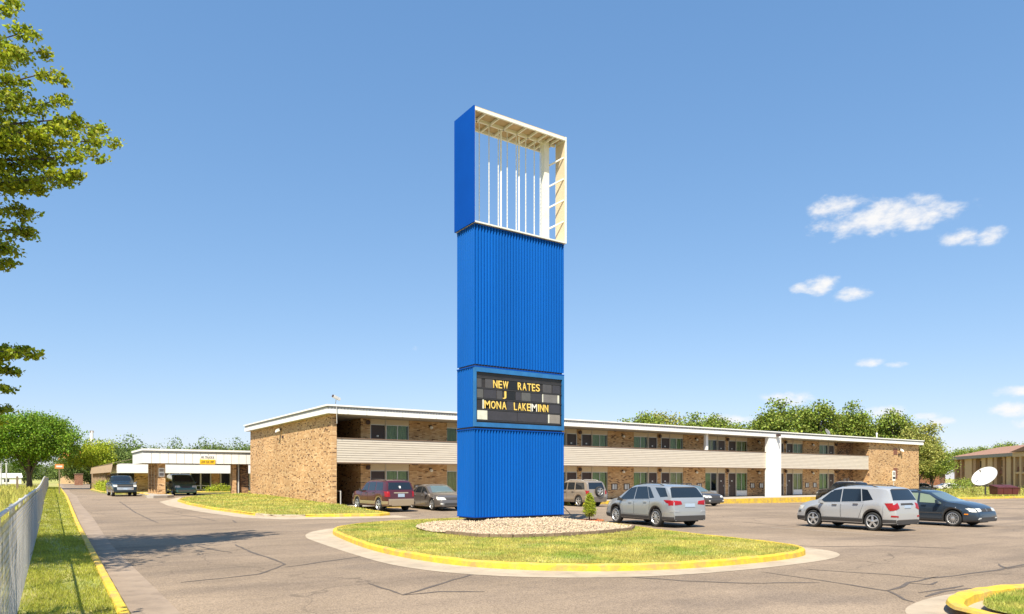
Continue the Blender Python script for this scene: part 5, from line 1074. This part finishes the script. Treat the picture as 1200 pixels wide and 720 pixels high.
# ------------------------------------------------------------------ trees and shrubs
def leaf_arrays(C_, n, spread, size, flat=.75, up=.4):
    """C_: (k,3) clump centres; n leaves in all; returns verts, faces of folded diamond leaves"""
    k = len(C_); idx = RNG.integers(0, k, n); sp = spread if np.isscalar(spread) else np.asarray(spread)[idx][:, None]
    P = C_[idx]+RNG.normal(0, 1, (n, 3))*sp*np.array([1, 1, flat])*.5
    d = RNG.normal(0, 1, (n, 3)); d /= np.linalg.norm(d, axis=1)[:, None]
    nn = RNG.normal(0, 1, (n, 3))+np.array([0, 0, up*2]); b = np.cross(d, nn); b /= np.linalg.norm(b, axis=1)[:, None]+1e-9; nn = np.cross(b, d)
    s = size*RNG.uniform(.6, 1.3, n)[:, None]
    V = np.empty((n, 4, 3)); V[:, 0] = P-d*s*.5; V[:, 1] = P+b*s*.36-nn*s*.06; V[:, 2] = P+d*s*.5-nn*s*.12; V[:, 3] = P-b*s*.36-nn*s*.06
    return V.reshape(-1, 3), np.arange(4*n).reshape(-1, 4)
def crown_points(n, rx, ry, rz, cz, shell=.55, lumps=7, seed=1):
    g = np.random.default_rng(seed); d = g.normal(0, 1, (n, 3)); d /= np.linalg.norm(d, axis=1)[:, None]
    r = shell+(1-shell)*g.random(n)**.6
    L = g.normal(0, 1, (lumps, 3)); L /= np.linalg.norm(L, axis=1)[:, None]; bump = 1+.42*np.max(np.maximum(0, d@L.T)**5, axis=1)-.30
    P = d*(r*bump)[:, None]*np.array([rx, ry, rz]); P[:, 2] = np.where(P[:, 2] < 0, P[:, 2]*.8, P[:, 2])+cz; return P
def tree_proto(name, h, cw, cb, m, seed, nl=5000, size=.42, nc=70, spread=1.0, trunk_r=.2, col=None):
    """built at the origin, height h, crown width cw, crown base cb"""
    rz = (h-cb)/2; P = crown_points(nc, cw/2-spread*.35, cw/2-spread*.35, rz-spread*.25, cb+rz, seed=seed)
    V, F = leaf_arrays(P, nl, spread, size); crown = np_mesh('crown', V, F, m)
    mb = MB(); g = random.Random(seed); mb.tube([(0, 0, -.3), (.05, .03, cb*.5), (g.uniform(-.15, .15), g.uniform(-.15, .15), cb+.2), (g.uniform(-.3, .3), g.uniform(-.3, .3), cb+rz)], [trunk_r*1.3, trunk_r, trunk_r*.8, trunk_r*.3], 9)
    for i in range(9):
        q = P[g.randrange(nc)]; z = cb*.8+g.random()*rz*.7; mb.tube([(0, 0, z), (q[0]*.45, q[1]*.45, z+(q[2]-z)*.55), (q[0]*.9, q[1]*.9, q[2])], [trunk_r*.45, trunk_r*.3, trunk_r*.1], 6)
    trunk = mb.mesh('trunk', 'bark', True); return crown, trunk
def plant_tree(pr_, name, label, loc, sc=(1, 1, 1), rz=0, group=None, cat='tree'):
    o = thing(name, label, cat, loc, rz, group); o.scale = sc; inst(pr_[1], 'trunk', o); inst(pr_[0], 'crown', o); return o
ORD = ['leftmost', 'second', 'third', 'fourth', 'fifth', 'sixth', 'seventh', 'eighth', 'ninth', 'tenth', 'eleventh', 'twelfth', 'thirteenth', 'fourteenth', 'fifteenth', 'sixteenth', 'seventeenth', 'eighteenth']
wood = [tree_proto('p', 12, 8.5, 2.2, 'leaf_wood', s_, 11000, .30, 90, 1.3) for s_ in (11, 12)]+[tree_proto('p', 12, 5.0, 2.5, 'leaf_wood', 13, 8000, .28, 60, 1.05), tree_proto('p', 12, 5.6, 2.5, 'leaf_wood', 14, 9000, .28, 75, 1.0), tree_proto('p', 12, 6.5, 2, 'leaf_olive', 15, 9000, .30, 70, 1.15)]
far = [tree_proto('p', 10, 10, .5, 'leaf_far', s_, 7000, .42, 70, 1.9) for s_ in (21, 22)]
RT = [(87.2, 91.8, 12.2), (88.2, 87.5, 12.4), (94.2, 88.3, 13.2), (93.0, 81.9, 12.5), (102.5, 85.0, 12.3), (109.2, 85.4, 12.1), (92.1, 67.9, 12.9), (91.0, 63.9, 13.3), (96.1, 64.0, 13.9), (94.9, 60.0, 13.2), (101.9, 61.3, 13.2), (100.5, 57.4, 12.5), (105.8, 57.4, 12.4), (102.9, 53.3, 11.2), (107.9, 53.6, 10.8), (102.4, 49.6, 9.6), (108.4, 50.4, 8.6), (116.8, 54.6, 7.4)]
for i, (x, y, z) in enumerate(RT):
    p = wood[(2, 3, 4, 2, 3, 0, 3, 2, 1, 3, 4, 2, 0, 3, 2, 4, 1, 0)[i]]; k = (z+.5)/12*(1.12 if i < 6 else (.90, 1.06, .96, 1.08)[i % 4]); plant_tree(p, 'deciduous_tree', ('%s tree from the left in the green row behind the motel roof' % ORD[i]) if i else 'leftmost tree in the green row behind the motel roof', (x, y, -.4), (k*random.uniform(.85, 1.15), k*random.uniform(.85, 1.15), k*random.uniform(.94, 1.04)), random.uniform(0, 6), 'trees behind the motel')
for i, (x, y, z) in enumerate([(180.4, 76.8, 10.1), (190.1, 76.2, 10.1), (192.1, 72.5, 10.4), (200.9, 71.3, 11.3), (202.9, 67.5, 11.4), (168, 80, 9.6), (160, 82, 9.4)]):
    k = z/12; plant_tree(wood[(i*3) % 5], 'deciduous_tree', '%s green tree beyond the brown roofed building on the right' % ORD[i], (x, y, 0), (k*1.3, k*1.3, k), i*1.1, 'trees beyond the brown roof')
for i, (x, y, z) in enumerate([(14.1, 202.1, 10.8), (16.8, 203.9, 11.9), (19.9, 204.2, 12.2), (21.6, 198.2, 10.6), (24.5, 207.1, 10.2), (14.4, 268.5, 13.0), (11.4, 282.6, 12.7)]):
    k = z/10; plant_tree(far[i % 2], 'deciduous_tree', '%s green tree far beyond the brown roofed wing' % ORD[i], (x, y, 0), (k, k, k), i*1.3, 'far trees beyond the wing')
for i, (x, y, z) in enumerate([(22.6, 166.1, 9.5), (25.5, 166.5, 10.0), (27.7, 162.6, 9.5), (30.6, 161.9, 10.1), (33.1, 158.9, 10.2), (36.1, 159.3, 10.0), (37.9, 155.7, 10.1), (41.2, 153.4, 9.5)]):
    k = z/10; plant_tree(far[(i+1) % 2], 'deciduous_tree', '%s green tree top showing over the canopy roof' % ORD[i], (x, y, 0), (k*.75, k*.75, k), i*1.7, 'trees beyond the canopy')
for i, (x, y) in enumerate([(-14, 240), (-9, 262), (-2, 255), (4, 270), (8, 262), (8.6, 196), (11.6, 200)]): plant_tree(far[i % 2], 'deciduous_tree', '%s distant low tree beyond the field on the left' % ORD[i], (x, y, 0), (.9, .9, .7+.1*(i % 3)), i*2.1, 'distant trees beyond the field')
rt = tree_proto('p', 11.2, 12.0, 1.9, 'leaf_round', 31, 42000, .25, 190, 1.2, .34); plant_tree(rt, 'round_tree', 'large round crowned green tree in the field by the far end of the fence', (-.3, 109.5, .35), (.98, .98, 1.0), .7)
bt_ = tree_proto('p', 6.8, 7.4, 2.0, 'leaf_bright', 33, 9000, .22, 80, .95, .14); plant_tree(bt_, 'small_tree', 'small bright yellow green tree by the end of the brown wing', (6.7, 112, .5), (1, 1, 1), .2)
def leaf_blob(name, label, cat, loc, dims, n, size, m, group=None, rz=0):
    o = thing(name, label, cat, loc, rz, group); P = np.stack([RNG.uniform(-.5, .5, 40)*dims[0], RNG.uniform(-.5, .5, 40)*dims[1], RNG.uniform(.1, .95, 40)*dims[2]], -1)
    V, F = leaf_arrays(P, n, min(dims)*.45, size); inst(np_mesh('foliage', V, F, m), 'foliage', o); MB().tube([(0, 0, -.1), (0, 0, dims[2]*.6)], .03, 6).build('stem', 'bark', o); return o
for i, y in enumerate((72, 75.2, 78.4, 81.6, 84.8, 88)): leaf_blob('hedge', '%s clipped hedge along the drive by the brown wing' % ['nearest', 'second nearest', 'third nearest', 'fourth nearest', 'fifth nearest', 'farthest'][i], 'hedge', (6.35, y+3, .5), (1.0, 3.0, 1.0), 900, .13, 'leaf_shrub', 'hedges by the wing')
for i, (x, y, w_, h) in enumerate(((14.2, 72.9, .9, .6), (15.0, 72.7, 1.2, .8), (15.9, 72.9, .9, .65))): leaf_blob('shrub', '%s low bright shrub before the office windows' % ['leftmost', 'middle', 'rightmost'][i], 'shrub', (x, y, .5), (w_, .9, h), 600, .11, 'leaf_shrub', 'shrubs before the office')
sg = np.random.default_rng(4)
for i in range(16):
    x = 92+i*1.9+sg.uniform(-.6, .6); y = 41.5-i*.25+sg.uniform(-1.5, 1.5); leaf_blob('shrub', '%s small wild shrub on the lawn before the brown roofed building' % ORD[i], 'shrub', (x, y, float(rl_z(x, y))), (1.3, 1.0, sg.uniform(.4, .8)), 160, .16, 'leaf_olive', 'wild shrubs on the right lawn')
for i, (x, y, w_, h) in enumerate(((108.5, 44.8, 3, 1.6), (112.2, 45.8, 3, 1.2), (120, 49, 3, 1.4))): leaf_blob('shrub', '%s leafy bush by the white sedan' % ORD[i], 'shrub', (x+4, y+4, float(rl_z(x, y))), (w_, 2, h), 500, .2, 'leaf_wood', 'bushes by the white sedan')
# clipped conifer in mulch
cs = thing('conifer_shrub', 'small bright green cone shaped conifer in red mulch beside the sign', 'shrub', (18.25, 21.35, .36))
P = []; 
for i in range(230):
    z = RNG.uniform(.10, 1.16); rr = .27*math.sin(min(1, (z-.02)/.28)*1.57)*(1 if z < .45 else (1-(z-.45)/.78)**.8)*(1 if abs(z-.5) > .05 else .86); a = RNG.uniform(0, 6.28); q = math.sqrt(RNG.uniform(.5, 1)); P.append((rr*q*math.cos(a), rr*q*math.sin(a), z))
cs.scale = (.88, .88, .80); V, F = leaf_arrays(np.array(P), 5200, .085, .05, 1.1, .8); inst(np_mesh('foliage', V, F, 'leaf_shrub'), 'foliage', cs); MB().tube([(0, 0, -.1), (0, 0, .8)], .03, 8).build('trunk', 'bark', cs)
stones('mulch_chips', [(18.25+.62*math.cos(a), 21.35+.5*math.sin(a)) for a in np.linspace(0, 6.1, 14)], lambda x, y: mound_z(x, y)+.03, 900, .02, .05, 'mulch')

# foreground maple overhanging from the left
mp_ = thing('maple_tree', 'tall maple whose leafy branches hang in from the left edge, over the fence', 'tree', (-4.6, 17.6, 0))
TIPS = [(1.74, 19.38, 10.05), (1.4, 19.13, 9.46), (1.57, 19.98, 10.56), (1.0, 18.68, 8.8), (0.95, 19.32, 10.31), (0.81, 20.02, 11.02), (0.55, 18.98, 11.12), (0.38, 20.31, 12.21), (0.12, 19.52, 12.16), (-0.21, 20.1, 12.95), (0.58, 18.36, 9.61), (0.36, 19.11, 9.09), (0.19, 18.62, 8.34), (0.7, 19.48, 8.91), (0.04, 19.09, 7.94), (0.12, 19.28, 7.58), (-0.24, 18.92, 6.99), (-0.31, 19.57, 6.8), (-0.11, 18.22, 9.0), (-0.11, 18.22, 10.09), (-0.26, 18.33, 11.0), (0.26, 17.97, 4.55), (0.01, 18.75, 4.77), (-0.11, 18.22, 4.24), (-0.29, 18.1, 3.8), (-0.27, 18.57, 3.39), (-0.41, 18.43, 3.19), (-0.43, 17.96, 4.39)]
TIPS = [(x-(.12 if z > 6 else .22), y, z) for x, y, z in TIPS]; TR = Vector((-4.6, 17.6, 0)); clumps = []; spr = []
limbs = MB()
g = random.Random(5)
for tx, ty_, tz in TIPS:
    tip = Vector((tx, ty_, tz)); low = tz < 5; st = Vector((-4.5, 17.65, max(2.4, tz*.55 if not low else 2.6))); mid = st.lerp(tip, .55)+Vector((0, 0, .5+g.random()*.4))
    limbs.tube([st, st.lerp(mid, .5)+Vector((0, 0, .2)), mid, mid.lerp(tip, .6), tip], [.09, .07, .045, .022, .006], 6)
    for t in np.linspace(.38, 1, 12):
        q = (st.lerp(mid, t/.55) if t < .55 else mid.lerp(tip, (t-.55)/.45)); k = (.40*(1.15-t)+.07)*(.6 if low else 1)
        for _ in range(2): clumps.append((q.x+g.gauss(0, k*.6), q.y+g.gauss(0, k*.9), q.z+g.gauss(0, k*.35)-.05)); spr.append(.10+k*.6)
vis = len(clumps)
P = crown_points(190, 4.0, 4.4, 4.6, 9.2, .4, 9, 8)+np.array([-4.7, 17.4, 0])
for q in P:
    lim = -.031*q[1]-.75-max(0, 7.6-q[2])*.12
    if q[0] > lim: q[0] = lim-g.random()*1.5
    clumps.append(tuple(q)); spr.append(.9)
    if g.random() < .25: limbs.tube([(-4.55, 17.6, 3+g.random()*4), tuple((Vector(q)+Vector((-4.55, 17.6, q[2])))*.5), tuple(q)], [.08, .05, .015], 5)
limbs.tube([(-4.6, 17.6, -.2), (-4.55, 17.6, 2.2), (-4.5, 17.65, 5), (-4.6, 17.5, 9), (-4.7, 17.4, 12)], [.36, .26, .21, .13, .05], 12)
V1, F1 = leaf_arrays(np.array(clumps[:vis]), 44000, np.array(spr[:vis]), .095, .6, .6); V2, F2 = leaf_arrays(np.array(clumps[vis:]), 22000, np.array(spr[vis:]), .19, .8, .5)
Vm = np.concatenate([V1, V2])-np.array([-4.6, 17.6, 0]); inst(np_mesh('crown', Vm, np.concatenate([F1, F2+len(V1)]), 'leaf_maple'), 'crown', mp_)
limbs.build('trunk', 'bark', mp_, True, (4.6, -17.6, 0))
# second maple, nearer, out of frame: only its shade shows
m2 = thing('maple_tree', 'maple standing left of the frame beside the fence, seen only by its shade', 'tree', (-4.4, 6.2, 0))
P = crown_points(100, 3.85, 3.6, 2.2, 5.4, .4, 6, 9); P = np.array([q for q in P if q[0]-4.4 < -.55-.03*(q[1]+6.2)]); V, F = leaf_arrays(P, 9000, .6, .16); inst(np_mesh('crown', V, F, 'leaf_maple'), 'crown', m2); MB().tube([(0, 0, -.2), (0, 0, 4), (.1, 0, 8)], [.28, .2, .08], 10).build('trunk', 'bark', m2, True)

# ------------------------------------------------------------------ chain link fence, signs and posts, far left
fn = thing('chain_link_fence', 'long grey chain link fence along the grass verge on the left', 'fence', (FENCE(1), 1, 0)); wf = World(fn)
def wires(y0, y1, pitch, r, name):
    n = int((y1-y0)/pitch); h = 1.5; m_ = int(h/pitch); yy = y0+(np.arange(n)+.5)*pitch; V = []; F = []
    k = np.arange(m_*2+1); zz = k*pitch/2; zig = np.where(k % 2 == 0, -.5, .5)*pitch*1.04
    tri = [(math.cos(a)*r, math.sin(a)*r) for a in (0, 2.09, 4.19)]
    nk = len(k); A = np.empty((n, nk, 3, 3))
    sl = np.where((np.arange(n) % 2) == 0, 1, 1)[:, None]
    Y = yy[:, None]+zig[None]*sl; X = FENCE(Y); G = zg(X, Y)
    for t, (a, b) in enumerate(tri): A[:, :, t, 0] = X+a+.0015*np.where(k % 2 == 0, 1, -1)[None]; A[:, :, t, 1] = Y+b; A[:, :, t, 2] = G+.06+zz[None]
    V = A.reshape(-1, 3)-np.array([FENCE(1), 1, 0]); base = (np.arange(n)[:, None]*nk+np.arange(nk-1)[None])*3; base = base.reshape(-1); F = []
    for t in range(3): u = (t+1) % 3; F.append(np.stack([base+t, base+u, base+3+u, base+3+t], -1))
    o = inst(np_mesh(name, V, np.concatenate(F), 'fence_wire'), name, fn); return tag(o, kind='stuff')
wires(1, 40, .08, .0018, 'chain_link_wire'); wires(40, 136, .16, .0045, 'chain_link_wire')
pm_ = MB().lathe([(.03, -.1), (.03, 1.54), (.033, 1.545), (.033, 1.57), (.012, 1.58)], 10).mesh('fence_post', 'galvanised', True)
y = 2.0
while y < 137: wf.put(pm_, 'fence_post', (FENCE(y)-.04, y, zgf(FENCE(y), y))); y += 3.0
wf.part(MB().tube([(FENCE(y)-.02, y, zgf(FENCE(y), y)+1.56) for y in np.arange(1, 137, 1.5)], .021, 8), 'top_rail', 'galvanised', None, True)
st = thing('street_sign', 'small orange sign on a dark post on the grass verge by the drive', 'sign', (1.94, 72.3, .5)); MB().box(-.04, .04, -.04, .04, -.1, 2.7).build('post', 'wood_post', st); MB().box(-.32, .32, -.07, -.041, 2.25, 2.65).build('panel', 'sign_orange', st); MB().box(-.22, .22, -.076, -.0705, 2.38, 2.52).build('text_strip', 'letter_white', st)
o = thing('wooden_post', 'short wooden post standing in the field left of the fence', 'post', (-1.3, 91.6, .4)); MB().box(-.1, .1, -.1, .1, -.1, 1.7).build('post', 'wood_post', o); MB().box(-.12, .12, -.12, .12, 1.7, 1.76).build('cap', 'wood_post', o)
for i, (x, y, l) in enumerate(((-4.3, 145.7, 'leftmost grey pole in the field beside the white house'), (-3.6, 147.6, 'grey pole in the field just right of another, before the white house'))):
    o = thing('utility_pole', l, 'pole', (x, y, .4)); MB().lathe([(.13, -.2), (.12, 2.5), (.1, 5.0)], 10).build('pole', 'galvanised', o, True); MB().box(-.5, .5, -.05, .05, 4.4, 4.5).build('crossbar', 'galvanised', o)
o = thing('light_pole', 'tall white light pole rising above the trees on the left', 'pole', (14.0, 232.4, .3)); MB().lathe([(.5, -.2), (.42, 14), (.3, 15.2)], 12).build('pole', 'white_paint', o, True); MB().box(-.5, .5, -.3, .3, 14.6, 15.2).build('lamp_head', 'grey_trim', o)
o = thing('brick_pillar', 'red brick gate pillar at the far end of the drive', 'pillar', (8.2, 175.9, .3)); MB().box(-.75, .75, -.5, .5, 0, 2.5).build('shaft', 'brick_red', o); MB().box(-.85, .85, -.6, .6, 2.5, 2.65).build('cap', 'brown_trim', o)
o = thing('orange_roofed_house', 'distant house whose orange roof shows above the trees', 'building', (10.3, 222.8, .2)); MB().box(-4, 4, -3, 3, 0, 6.8).build('wall', 'stucco_light', o); MB().add([(-4.5, -3.5, 6.8), (4.5, -3.5, 6.8), (4.5, 3.5, 6.8), (-4.5, 3.5, 6.8), (-3, 0, 9.2), (3.4, 0, 9.2)], [(0, 1, 5, 4), (1, 2, 5), (2, 3, 4, 5), (3, 0, 4), (0, 3, 2, 1)]).build('roof', 'orange_roof', o)
o = thing('white_house', 'low white house far across the field on the left', 'building', (-5.5, 245.7, .2)); MB().box(-4, 3, -2, 2, 0, 2.0).build('wall', 'white_paint', o); MB().add([(-4.3, -2.3, 2.0), (3.3, -2.3, 2.0), (3.3, 2.3, 2.0), (-4.3, 2.3, 2.0), (-4.0, 0, 3.2), (3.0, 0, 3.2)], [(0, 1, 5, 4), (1, 2, 5), (2, 3, 4, 5), (3, 0, 4), (0, 3, 2, 1)]).build('roof', 'white_metal', o); MB().box(-1, .2, -2.03, -2.0, .7, 1.6).build('window', 'car_glass', o)
o = thing('red_house', 'dark red building glimpsed between the trees left of the brown roofed building', 'building', (152, 72, .3), .3); MB().box(-4, 4, -3, 3, 0, 3).build('wall', 'brick_red', o); MB().add([(-4.4, -3.4, 3), (4.4, -3.4, 3), (4.4, 3.4, 3), (-4.4, 3.4, 3), (-4, 0, 5), (4, 0, 5)], [(0, 1, 5, 4), (1, 2, 5), (2, 3, 4, 5), (3, 0, 4), (0, 3, 2, 1)]).build('roof', 'rail_brown', o)
